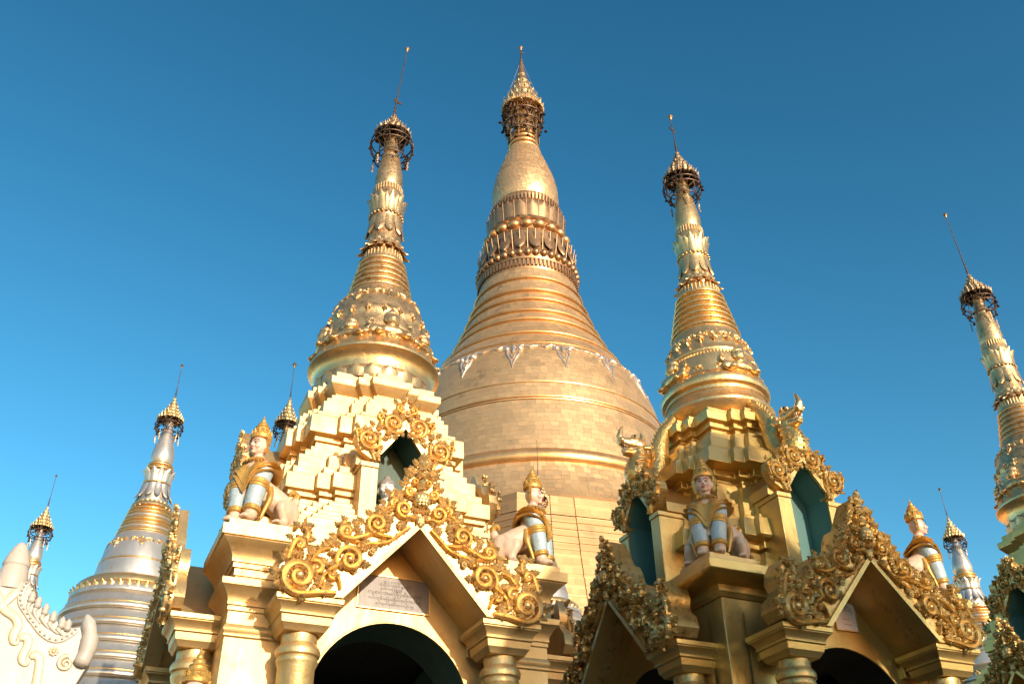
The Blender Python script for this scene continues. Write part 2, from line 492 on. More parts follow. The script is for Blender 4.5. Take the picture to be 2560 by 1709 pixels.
def M4(x, y, z, rot_y=0.0, s=1.0, mirror=False, sy=None):
    """place a piece in the x,z face plane: turn by rot_y degrees in that plane, scale, optionally mirror"""
    sc = s if hasattr(s, '__len__') else (s, s if sy is None else sy, s)
    mt = Matrix.Translation((x, y, z)) @ Matrix.Rotation(RAD(-rot_y), 4, 'Y') @ Matrix.Diagonal((sc[0], sc[1], sc[2], 1))
    return mt

MIR = Matrix.Diagonal((-1, 1, 1, 1))

# right half of the big carved gable, in the plane of its face (x from the centre, z above ground)
GABLE_OUT = [(.66, 4.335), (1.0, 4.335), (1.16, 4.37), (1.22, 4.45), (1.20, 4.56), (1.12, 4.635), (1.10, 4.68), (1.13, 4.75), (1.11, 4.85), (1.045, 4.95), (1.00, 4.87), (1.00, 4.75), (.98, 4.68), (.90, 4.68), (.83, 4.74), (.76, 4.82), (.745, 4.92), (.70, 4.99), (.65, 5.045), (.61, 4.98), (.55, 4.99), (.49, 5.07), (.40, 5.14), (.34, 5.20), (.315, 5.30), (.26, 5.40), (.215, 5.33), (.19, 5.40), (.13, 5.51), (.075, 5.62), (0, 5.76)]
def gable_pieces():
    S = []
    A = lambda path, w0, w1, h, mid=None, ball=None: S.append(scroll_mesh(path, w0, w1, h, mid, CUR['carve'], ball))
    A(spiral(1.04, 4.475, .158, .03, -110, 1.65, 34, [(.72, 4.365), (.86, 4.352)]), .035, .03, .11, .062, (1.04, 4.475, .035))
    A(spiral(1.045, 4.475, .095, .02, 30, 1.1, 20, []), .03, .02, .075)
    A(spiral(1.065, 4.745, .052, .012, 0, 1.2, 18, [(1.14, 4.56), (1.15, 4.63), (1.135, 4.69)]), .03, .02, .09, .045, (1.065, 4.745, .018))
    A(smooth_path([(1.02, 4.77), (1.00, 4.85), (1.03, 4.90), (1.045, 4.965)], 4), .05, .012, .08)
    A(spiral(.905, 4.56, .066, .015, 40, 1.3, 22, [(.80, 4.75), (.88, 4.72), (.93, 4.66)]), .02, .022, .10, .048, (.905, 4.56, .022))
    A(spiral(.625, 4.672, .128, .02, -35, 1.7, 32, [(.86, 4.42), (.84, 4.50), (.79, 4.56)]), .03, .024, .11, .052, (.625, 4.672, .026))
    A(spiral(.625, 4.672, .07, .014, 170, 1.0, 16), .028, .02, .07)
    A(spiral(.675, 4.925, .060, .012, -70, 1.35, 22, [(.33, 4.985), (.42, 4.955), (.52, 4.90), (.61, 4.862)]), .03, .022, .10, .052, (.675, 4.925, .02))
    A(smooth_path([(.715, 4.955), (.70, 5.0), (.665, 5.055)], 4), .05, .012, .07)
    A(spiral(.405, 5.035, .092, .015, -60, 1.6, 28, [(.26, 4.93), (.34, 4.93)]), .024, .022, .10, .046, (.405, 5.035, .022))
    A(smooth_path([(.10, 5.055), (.18, 4.985), (.27, 4.90), (.36, 4.86), (.44, 4.85), (.50, 4.83)], 4), .03, .02, .075)
    A(spiral(.255, 5.262, .044, .010, -90, 1.3, 18, [(.40, 5.13), (.35, 5.17), (.31, 5.21)]), .02, .018, .09, .036, (.255, 5.262, .016))
    A(smooth_path([(.285, 5.29), (.28, 5.34), (.255, 5.415)], 4), .045, .012, .07)
    A(spiral(.165, 5.215, .082, .014, -130, 1.6, 26, [(.05, 5.14)]), .022, .02, .10, .040, (.165, 5.215, .02))
    A(spiral(.115, 5.40, .052, .012, -150, 1.45, 22, [(.06, 5.30)]), .02, .018, .09, .032, (.115, 5.40, .016))
    A(spiral(.06, 5.51, .032, .008, -120, 1.3, 16, [(.01, 5.43)]), .016, .014, .08, .024)
    A(spiral(.76, 4.52, .045, .012, 200, 1.3, 16, [(.68, 4.41), (.70, 4.48)]), .02, .016, .085, .034, (.76, 4.52, .016))
    A(spiral(.53, 4.80, .036, .01, 100, -1.3, 16, [(.60, 4.85)]), .02, .014, .08, .03)
    # ledge strip along the opening
    st = MB()
    st.prism([(.655, 4.335), (.72, 4.335), (.006, 5.115), (0, 5.06)], -0.03, 0.13)
    strip = st.mesh('edge_strip', CUR['wall'], 30)
    leaves = [(.88, 4.40, 20, .13), (.93, 4.42, -60, .10), (.80, 4.60, -50, .10), (.445, 4.86, -100, .10), (.30, 5.06, 20, .10), (.70, 4.80, -80, .09), (.99, 4.65, 60, .09), (1.13, 4.66, -75, .08), (.83, 4.72, -30, .10), (.56, 4.95, -35, .09), (.33, 5.16, -50, .09), (.47, 5.11, -45, .07), (.06, 5.20, 160, .09), (.16, 5.36, -60, .08), (.07, 5.60, -40, .09), (.045, 5.68, -30, .08), (1.17, 4.50, -100, .07),]
    leaves += filler(GABLE_OUT, [(0, 5.16), (.78, 4.34)], 3, 46, .085, .125, [(1.04, 4.475, .11), (.625, 4.672, .09), (.405, 5.035, .06), (.165, 5.215, .05), (.905, 4.56, .045), (.675, 4.925, .04)])
    # leaf tips breaking the outer edge
    for (xa, za), (xb, zb) in zip(GABLE_OUT[2:-1], GABLE_OUT[3:]):
        tx, tz = xb - xa, zb - za
        leaves.append(((xa + xb) / 2 - .02 * tz, (za + zb) / 2 + .02 * tx, -math.degrees(math.atan2(tz, -tx)), .08))
    flowers = [(.43, 4.775, .034), (.91, 4.385, .03), (.575, 4.575, .022), (.19, 5.06, .024)]
    return S, strip, leaves, flowers

# right half of the small pediment over a niche; x from centre, z relative to the pillar top
NICHE_OUT = [(.30, .02), (.44, .10), (.52, .24), (.50, .34), (.44, .38), (.34, .40), (.28, .46), (.26, .54), (.21, .60), (.13, .63), (.10, .70), (.05, .76), (0, .82)]
def niche_pieces():
    S = []
    A = lambda path, w0, w1, h, mid=None, ball=None: S.append(scroll_mesh(path, w0, w1, h, mid, CUR['carve'], ball))
    A(spiral(.375, .245, .118, .02, -150, 1.7, 30, [(.27, .30)]), .03, .02, .07, .042, (.375, .245, .024))
    A(spiral(.375, .245, .06, .012, 60, 1.1, 16), .024, .016, .055)
    A(spiral(.128, .475, .118, .02, -120, 1.7, 30, [(.03, .40)]), .03, .02, .07, .042, (.128, .475, .024))
    A(spiral(.128, .475, .06, .012, 80, 1.1, 16), .024, .016, .055)
    A(spiral(.49, .30, .035, .01, -60, 1.2, 14, [(.49, .18)]), .02, .014, .07, .03)
    A(spiral(.27, .52, .036, .01, -80, 1.2, 14, [(.26, .42)]), .02, .014, .07, .03)
    A(spiral(.07, .66, .045, .01, -100, 1.4, 18, [(.02, .58)]), .02, .014, .07, .03, (.07, .66, .014))
    A(smooth_path([(.26, .02), (.28, .10), (.24, .17), (.33, .12), (.30, .02)], 4), .03, .03, .05)
    leaves = [(.27, .36, -20, .09), (.33, .40, -50, .08), (.10, .70, -40, .08), (.03, .74, -12, .09), (.24, .30, 120, .07), (.50, .34, -20, .07), (.21, .58, -60, .07), (.42, .34, -10, .06)]
    leaves += filler(NICHE_OUT, [(0, .46), (.26, .09)], 5, 22, .06, .085, [(.375, .245, .08), (.128, .475, .08)])
    flowers = [(.0, .60, .05)]
    st = MB().prism([(.24, 0.10), (.30, 0.10), (.01, .52), (0, .44)], -0.02, 0.10)
    return S, st.mesh('edge_strip', CUR['carve'], 30), leaves, flowers

def filler(out, inner, seed, n, s0, s1, avoid):
    """leaf spots inside the carved outline, clear of the opening and of the big scroll centres"""
    rnd = random.Random(seed); res = []; tries = 0
    def inside(x, z, poly):
        c = False; j = len(poly) - 1
        for i in range(len(poly)):
            if (poly[i][1] > z) != (poly[j][1] > z) and x < (poly[j][0] - poly[i][0]) * (z - poly[i][1]) / (poly[j][1] - poly[i][1]) + poly[i][0]: c = not c
            j = i
        return c
    poly = out + inner
    while len(res) < n and tries < 4000:
        tries += 1
        x = rnd.uniform(0.02, 1.25); z = rnd.uniform(min(p[1] for p in out), max(p[1] for p in out))
        if not inside(x, z, poly): continue
        if any((x - a) ** 2 + (z - b) ** 2 < r * r for a, b, r in avoid): continue
        if any((x - q[0]) ** 2 + (z - q[1]) ** 2 < (s0 * .62) ** 2 for q in res): continue
        res.append((x, z, rnd.uniform(-170, 170), rnd.uniform(s0, s1)))
    return res

def place_carving(parent, S, strip, leaves, flowers, z0=0.0):
    T0 = Matrix.Translation((0, 0, z0))
    for mm in (Matrix.Identity(4), MIR):
        for me in S:
            put('scroll', me, parent, mat4=mm @ T0)
        put('edge_strip', strip, parent, mat4=mm @ T0)
        for x, z, a, s in leaves:
            put('leaf', orn('leaf'), parent, mat4=mm @ T0 @ M4(x, -0.015, z, a, s, sy=s * 0.9))
        for x, z, s in flowers:
            if x == 0 and mm is MIR: continue
            put('flower', orn('flower'), parent, mat4=mm @ T0 @ M4(x, -0.03, z, 0, s, sy=s * 1.6))

# ------------------------------------------------------------------ porch (gable on two columns over an arch)
def arch_wall(zs, R, half, ztop_fn, depth, n=28):
    mb = MB()
    arc = [(-R * math.cos(PI * i / n), zs + R * math.sin(PI * i / n)) for i in range(n + 1)]
    pts = [(-R, 0.0)] + arc + [(R, 0.0)]
    xs = [-half] + [p[0] for p in arc] + [half]
    # front faces above the arc
    for i in range(n):
        a, b = arc[i], arc[i + 1]
        mb.add([(a[0], 0, a[1]), (b[0], 0, b[1]), (b[0], 0, ztop_fn(b[0])), (a[0], 0, ztop_fn(a[0]))], [(0, 1, 2, 3)])
    for sgn in (-1, 1):
        q = [(sgn * half, 0, 0), (sgn * R, 0, 0), (sgn * R, 0, zs), (sgn * R, 0, ztop_fn(R)), (sgn * half, 0, ztop_fn(half))]
        mb.add(q, [(0, 1, 2, 3, 4)] if sgn < 0 else [(4, 3, 2, 1, 0)])
    lin = MB()
    k = len(pts)
    lin.add([(x, 0.0, z) for x, z in pts] + [(x, depth, z) for x, z in pts], [(i + 1, i, i + k, i + 1 + k) for i in range(k - 1)])
    return mb, lin

def porch(sh, k, Mf, wall, lining, gdep, tym=1.40):
    """k quarter turns from the front; Mf distance of the gable face from the axis"""
    rz = k * PI / 2
    def P(x, y): return (x * math.cos(rz) - y * math.sin(rz), x * math.sin(rz) + y * math.cos(rz), 0)
    GP = cached('gp', gable_pieces)
    out = GABLE_OUT + [(-x, z) for x, z in GABLE_OUT[::-1][1:]] + [(-.69, 4.335), (0, 5.085), (.69, 4.335)]
    # drop the doubled points at the inner foot
    o2 = GABLE_OUT[1:] + [(-x, z) for x, z in GABLE_OUT[::-1][1:-1]] + [(-.69, 4.336), (0, 5.085), (.69, 4.336)]
    gm = cached(('gable', gdep), lambda: MB().prism(o2, 0.0, gdep).mesh('gable', CUR['carve'], 40))
    gb = put('gable', gm, sh, P(0, -Mf), rz)
    place_carving(gb, *GP)
    put('bud', orn('bud'), gb, mat4=M4(0, -0.05, 5.33, 0, .085))
    put('bud', orn('bud'), gb, mat4=M4(0, -0.03, 5.12, 180, (.045, .05, .06)))
    for zz, a, s in ((5.42, 0, .13), (5.55, 40, .10), (5.55, -40, .10), (5.62, 0, .12), (5.70, 0, .12)):
        put('leaf', orn('leaf'), gb, mat4=M4(0, -0.03, zz, a, s))
    # roof of the porch behind the gable
    def roof():
        mb = MB()
        dl = Mf - 1.2
        for sg in (-1, 1):
            q = [(.70, 4.338), (.80, 4.338), (0.0, 5.18), (0, 5.088)]
            mb.prism([(sg * x, z) for x, z in q], gdep + .005, dl)
        return mb.mesh('porch_roof', CUR['wall'], 30)
    put('porch_roof', cached(('roof', Mf, gdep), roof), sh, P(0, -Mf), rz)
    # architrave beams from the capitals back to the wall
    def beam():
        mb = MB()
        for sg in (-1, 1):
            mb.box(*sorted((sg * .70, sg * 1.06)), 0.55, Mf - 1.2, 4.14, 4.336)
        return mb.mesh('beam', CUR['wall'], 30)
    put('beam', cached(('beam', Mf), beam), sh, P(0, -Mf), rz, bevel=.006)
    colm = cached('column', lambda: MB().lathe([(.20, .0), (.20, .12), (.175, .16), (.165, .22), (.158, .4), (.152, 3.80), (.166, 3.835), (.172, 3.86), (.163, 3.885), (.182, 3.90), (.187, 3.935), (.175, 3.965), (.155, 3.985), (.150, 4.0), (.152, 4.09)], 32).mesh('column', CUR['carve'], 40))
    capm = cached('capital', lambda: MB().sqloft([(.17, 4.07), (.195, 4.11), (.205, 4.12), (.215, 4.185), (.23, 4.19), (.232, 4.205), (.225, 4.21), (.235, 4.235), (.262, 4.268), (.275, 4.275), (.275, 4.283), (.285, 4.287), (.287, 4.333)]).mesh('capital', CUR['wall'], 30))
    for sg in (-1, 1):
        c = put('column', colm, sh, P(sg * .915, -Mf + .285), rz)
        put('capital', capm, c, bevel=.006)
    # wall with the arch
    def wl():
        a, b = arch_wall(3.64, .745, 1.15, lambda x: 4.62 if abs(x) > .62 else 4.62 + (0.62 - abs(x)) * 1.0, 0.62)
        return a.mesh('arched_wall', wall, 30), b.mesh('arch_lining', lining, 40)
    wm, lm = cached(('arch', wall, lining), wl)
    w = put('arched_wall', wm, sh, P(0, -tym), rz)
    put('arch_lining', lm, w)
    def rim():
        pts = [(-.745 * math.cos(PI * i / 28), 3.64 + .745 * math.sin(PI * i / 28)) for i in range(29)]
        return MB().tube([(x, 0, z) for x, z in pts], .012, 6).mesh('arch_edge', wall, 60)
    put('arch_edge', cached(('rim', wall), rim), w)

# ------------------------------------------------------------------ niche with pediment on the tiered roof
def niche(sh, k, Mf, zp, zb, inner):
    rz = k * PI / 2
    def P(x, y): return (x * math.cos(rz) - y * math.sin(rz), x * math.sin(rz) + y * math.cos(rz), 0)
    NP = cached('np', niche_pieces)
    dep = Mf - 0.55
    def walls():
        mb = MB()
        for sg in (-1, 1):
            mb.box(*sorted((sg * .255, sg * .43)), 0, dep, zb, zp - 0.055)
            mb.box(*sorted((sg * .2535, sg * .445)), -0.015, dep * .5, zp - 0.055, zp)
        for sg in (-1, 1):
            mb.prism([(sg * .30, zp + .001), (sg * .47, zp + .001), (sg * .46, zp + .12), (0, zp + .66), (0, zp + .52)], 0.10, dep)
        return mb.mesh('niche_walls', CUR['wall'], 30)
    nw = put('niche', cached(('nw', Mf, zp, zb), walls), sh, P(0, -Mf), rz, bevel=.006)
    def inn():
        mb = MB()
        A = [(-.25, zb + .02), (.25, zb + .02), (.25, zp + .06), (0, zp + .43), (-.25, zp + .06)]
        n = len(A)
        mb.add([(x, .02, z) for x, z in A] + [(x, Mf - 1.0, z) for x, z in A], [(i, (i + 1) % n, (i + 1) % n + n, i + n) for i in range(n)] + [tuple(range(n, 2 * n))])
        return mb.mesh('niche_lining', inner, 30)
    put('niche_lining', cached(('ni', Mf, zp, zb, inner), inn), nw)
    o2 = NICHE_OUT + [(-x, z) for x, z in NICHE_OUT[::-1][1:]] + [(-.245, .02), (-.25, .09), (0, .45), (.25, .09), (.245, .02)]
    pm = cached('pediment', lambda: MB().prism(o2, 0.0, 0.10).mesh('pediment', CUR['carve'], 40))
    pd = put('pediment', pm, sh, Vector(P(0, -Mf)) + Vector((0, 0, zp)), rz)
    place_carving(pd, *NP)

# ------------------------------------------------------------------ umbrella (hti) on a spire
def bell_mesh(mat):
    return MB().lathe([(.0, 1.0), (.16, .95), (.3, .7), (.42, .35), (.62, .12), (.6, .08), (.1, .1), (.08, -.15), (.16, -.3), (0, -.42)][::-1], 8).mesh('wind_bell', mat, 60)
def umbrella(par, zr, rr, zt, hoops, ztip, light, dark, lean=(0, 0), vane=None, bulb=0.04, n=28, streamers=4, neck=None):
    """zr, rr: rim height and radius; zt: top of the cone; hoops: [(z, r)] of the basket below; ztip: rod tip"""
    H = zt - zr
    mb = MB()
    prof = []
    steps = 6
    for i in range(steps):
        t0 = i / steps; t1 = (i + 1) / steps
        ra = rr * (1 - t0) ** 1.35 + 0.012; rb = rr * (1 - t1) ** 1.35 + 0.010
        prof += [(ra, zr + H * t0), (ra * 1.03, zr + H * (t0 + 0.35 / steps)), (rb * 1.08 + 0.004, zr + H * (t0 + 0.55 / steps)), (rb * 1.02, zr + H * t1)]
    mb.lathe(prof, n, cap0=False)
    # filigree: small leaf tongues round every flange
    for i in range(steps):
        t0 = i / steps; ra = rr * (1 - t0) ** 1.35 + 0.012; k = max(8, int(22 * (1 - t0)))
        for j in range(k):
            a = 2 * PI * (j + .5 * (i % 2)) / k
            s = 0.055 * rr / .25 * (1.15 - t0)
            c, d = math.cos(a), math.sin(a)
            b0 = Vector((ra * c, ra * d, zr + H * (t0 + .02)))
            o = Vector((c, d, 0)); w = Vector((-d, c, 0))
            mb.add([b0 - w * s * .35, b0 + w * s * .35, b0 + o * s * .45 + Vector((0, 0, s * 1.0)), b0 + o * s * .3 - Vector((0, 0, s * .5))], [(0, 1, 2), (1, 0, 3), (0, 2, 3), (2, 1, 3)])
    um = put('umbrella', mb.mesh('umbrella', light, 40), par)
    # basket of hoops and struts
    hb = MB()
    prev = (rr * .98, zr)
    allh = [prev] + [(r, z) for z, r in hoops]
    t = rr * .044
    for r, z in allh:
        hb.tube([(r * math.cos(2 * PI * i / 24), r * math.sin(2 * PI * i / 24), z) for i in range(25)], t, 5)
    for j in range(12):
        a = 2 * PI * j / 12
        for (r0, z0), (r1, z1) in zip(allh[:-1], allh[1:]):
            a1 = a + (0.26 if j % 2 else -0.2)
            hb.tube([(r0 * math.cos(a), r0 * math.sin(a), z0), ((r0 + r1) / 2 * 1.05 * math.cos((a + a1) / 2), (r0 + r1) / 2 * 1.05 * math.sin((a + a1) / 2), (z0 + z1) / 2), (r1 * math.cos(a1), r1 * math.sin(a1), z1)], t * .8, 4)
    rb, zb = allh[-1]
    for j in range(8):
        a = 2 * PI * (j + .3) / 8
        hb.tube([(rr * .9 * math.cos(a), rr * .9 * math.sin(a), zr), (rr * .35 * math.cos(a), rr * .35 * math.sin(a), zr - (zr - zb) * .35)], t * .7, 4)
    put('basket', hb.mesh('basket', dark, 60), um)
    bm = cached(('bell', dark), lambda: bell_mesh(dark))
    bm2 = cached(('bell', light), lambda: bell_mesh(light))
    rnd = random.Random(int(zr * 100))
    for hi, (r, z) in enumerate(allh):
        k = 12 if hi < 2 else 9
        for j in range(k):
            a = 2 * PI * (j + rnd.uniform(-.3, .3)) / k
            s = rr * rnd.uniform(.13, .21)
            put('wind_bell', bm if rnd.random() < .7 else bm2, um, (r * 1.02 * math.cos(a), r * 1.02 * math.sin(a), z - s * 1.1), 0, s)
    for j in range(streamers):
        a = 2 * PI * (j + rnd.uniform(.2, .8)) / streamers
        r, z = allh[-1] if len(allh) > 2 else allh[1]
        r *= 1.05
        sm = MB()
        x, y = r * math.cos(a), r * math.sin(a)
        sm.tube([(x, y, z), (x * 1.02, y * 1.02, z - rr * .35)], t * .35, 4)
        for q in range(4):
            zz = z - rr * (.35 + .17 * q)
            sm.ell((x * 1.02 + rnd.uniform(-.02, .02) * rr, y * 1.02, zz), (rr * .07, rr * .03, rr * .11), 6, 4)
        put('streamer', sm.mesh('streamer', light, 60), um)
    # rod, vane and diamond bud, leaning a little
    lx, ly = lean
    rod = MB()
    def at(z): f = (z - zt) / (ztip - zt); return (lx * f, ly * f, z)
    rod.tube([at(zt - H * .1), at(zt + (ztip - zt) * .3), at(ztip - bulb * 2.2)], [rr * .06, rr * .035, rr * .028], 6)
    for q in range(4):
        z = zt + (ztip - zt) * (.02 + .06 * q); p = at(z)
        rod.ell(p, (rr * .10 - .012 * rr * q, rr * .10 - .012 * rr * q, rr * .07), 8, 5)
    put('finial_rod', rod.mesh('finial_rod', dark, 60), um)
    bl = MB().lathe([(bulb * .3, -bulb * 2.2), (bulb * .45, -bulb * 1.6), (bulb * .6, -bulb * 1.2), (bulb, -bulb * .55), (bulb * .85, -bulb * .2), (bulb * .3, bulb * .5), (0.002, bulb * .95)], 10)
    put('diamond_bud', bl.mesh('diamond_bud', 'tarnish', 40), um, at(ztip - bulb))
    if vane:
        zv, sv, av = vane
        p = at(zv)
        vm = MB()
        vm.prism([(0, -.1), (.35, -.22), (.8, -.12), (1.0, .12), (.85, .38), (.7, .12), (.4, .2), (0, .12)], -.06, .06)
        vm.tube([(0, 0, 0), (-.45, 0, .02)], .05, 5)
        for q in ((-.45, .02), (-.3, -.3), (-.3, .3), (-.05, -.35)):
            vm.ell((q[0], 0, q[1]), (.12, .12, .14), 7, 5)
        vm.tube([(0, 0, 0), (-.3, 0, -.3)], .04, 4); vm.tube([(0, 0, 0), (-.3, 0, .3)], .04, 4); vm.tube([(0, 0, .1), (-.05, 0, -.35)], .04, 4)
        put('vane', vm.mesh('vane', dark, 60), um, p, av, sv)
    return um

# ------------------------------------------------------------------ lotus petals
def petal_mesh(mat, h=1.0, w=1.0, curl=.35, thick=.12):
    """stands on z=0, pointing up, outward is -y, tip curling outward"""
    rows = 7; cols = 5
    vs = []; fs = []
    for side in (0, 1):
        for i in range(rows):
            t = i / (rows - 1)
            ww = w * .5 * (1 - .15 * t) * (1 if t < .6 else math.sqrt(max(0.0, 1 - ((t - .6) / .4) ** 2)) * .92 + .08)
            out = -curl * t ** 3
            for j in range(cols):
                s = j / (cols - 1) * 2 - 1
                bul = thick * (1 - s * s) * (1.1 if side == 0 else -.3)
                vs.append((s * ww, out - bul, t * h))
    n = rows * cols
    for i in range(rows - 1):
        for j in range(cols - 1):
            a = i * cols + j
            fs.append((a, a + 1, a + 1 + cols, a + cols))
            fs.append((n + a + 1, n + a, n + a + cols, n + a + 1 + cols))
    edge = [i * cols for i in range(rows)] + [(rows - 1) * cols + j for j in range(1, cols)] + [i * cols + cols - 1 for i in range(rows - 2, -1, -1)]
    for a, b in zip(edge[:-1], edge[1:]):
        fs.append((b, a, n + a, n + b))
    return MB().add(vs, fs).mesh('petal', mat, 60)

def ring_of(par, name, me, n, r, z, tilt=0.0, scale=1.0, phase=0.0, flip=False):
    for j in range(n):
        a = 2 * PI * (j + phase) / n
        mt = Matrix.Rotation(a, 4, 'Z') @ Matrix.Translation((0, -r, z)) @ Matrix.Rotation(tilt, 4, 'X')
        if flip: mt = mt @ Matrix.Rotation(PI, 4, 'Y')
        sc = scale if hasattr(scale, '__len__') else (scale,) * 3
        put(name, me, par, mat4=mt @ Matrix.Diagonal((*sc, 1)))

def torus_prof(r, z, h, d, n=5):
    """half-round moulding: from (r, z) up h, bulging d"""
    return [(r + d * math.sin(PI * i / n), z + h * i / n) for i in range(n + 1)]
# ------------------------------------------------------------------ relief on the bells
def on_surface(path, prof, off=0.004):
    """2D path (s along the girth, z) laid on a lathe surface facing -y"""
    zs = np.array([p[1] for p in prof]); rs = np.array([p[0] for p in prof])
    o = np.argsort(zs); zs = zs[o]; rs = rs[o]
    out = []
    for s_, z in path:
        r = float(np.interp(z, zs, rs)) + off
        a = s_ / r
        out.append((r * math.sin(a), -r * math.cos(a), z))
    return out

def garland_mesh(prof, z, w, sc, t, mat):
    mb = MB()
    for sg in (-1, 1):
        f = lambda pts: [(sg * x * sc, z + y * sc) for x, y in pts]
        mb.tube(on_surface(f(spiral(.30, .0, .13, .03, 200, -1.2, 16, [(.02, .10), (.08, -.02)])), prof), [t * .8] * 3 + [t] * 8 + [t * .8] * 8, 6)
        mb.tube(on_surface(f(smooth_path([(.30, .13), (.45, .16), (.60, .08), (.72, .14)], 3)), prof), t * .9, 6)
        mb.tube(on_surface(f(smooth_path([(.14, -.02), (.13, -.2), (.05, -.34), (0, -.42)], 3)), prof), [t * (1 - i * .06) for i in range(10)], 6)
        mb.tube(on_surface(f(smooth_path([(.62, .06), (.70, -.05), (.78, .02)], 3)), prof), t * .8, 6)
    mb.tube(on_surface([(0, z + .2 * sc), (0, z - .1 * sc), (0, z - .45 * sc)], prof, t * .4), [t * .6, t * 1.5, t * .4], 6)
    mb.ell(on_surface([(0, z + .15 * sc)], prof)[0], t * 1.8, 8, 6)
    return mb.mesh('garland', mat, 60)

def guardian_mesh(mat):
    """crouching winged figure with a crowned human face, faces -y, stands on z=0, about 1 wide, back at y=0"""
    mb = MB()
    mb.ell((0, -.10, .20), (.34, .16, .14)); mb.ell((-.32, -.08, .16), (.20, .13, .15)); mb.ell((.32, -.08, .16), (.20, .13, .15))
    mb.ell((0, -.16, .50), (.15, .15, .19), 16, 12); mb.ell((0, -.29, .49), (.03, .04, .05)); mb.ell((0, -.27, .40), (.07, .04, .025))
    for sg in (-1, 1):
        mb.ell((sg * .06, -.275, .54), (.035, .02, .018)); mb.ell((sg * .15, -.14, .50), (.035, .05, .10))
        mb.tube([(sg * .10, -.14, .28), (sg * .22, -.18, .14), (sg * .30, -.26, .05)], [.07, .06, .05], 8)
        mb.ell((sg * .32, -.26, .05), (.09, .09, .05))
        mb.tube([(sg * .38, -.06, .24), (sg * .50, -.06, .36), (sg * .46, -.06, .50), (sg * .36, -.06, .46)], [.06, .05, .04, .02], 8)
    mb.lathe([(.17, .60), (.18, .64), (.13, .66), (.14, .70), (.09, .72), (.09, .76), (.05, .80), (.015, .90)], 16, 0, -.13)
    return remeshed('guardian_relief', mb, mat, .022, 2)

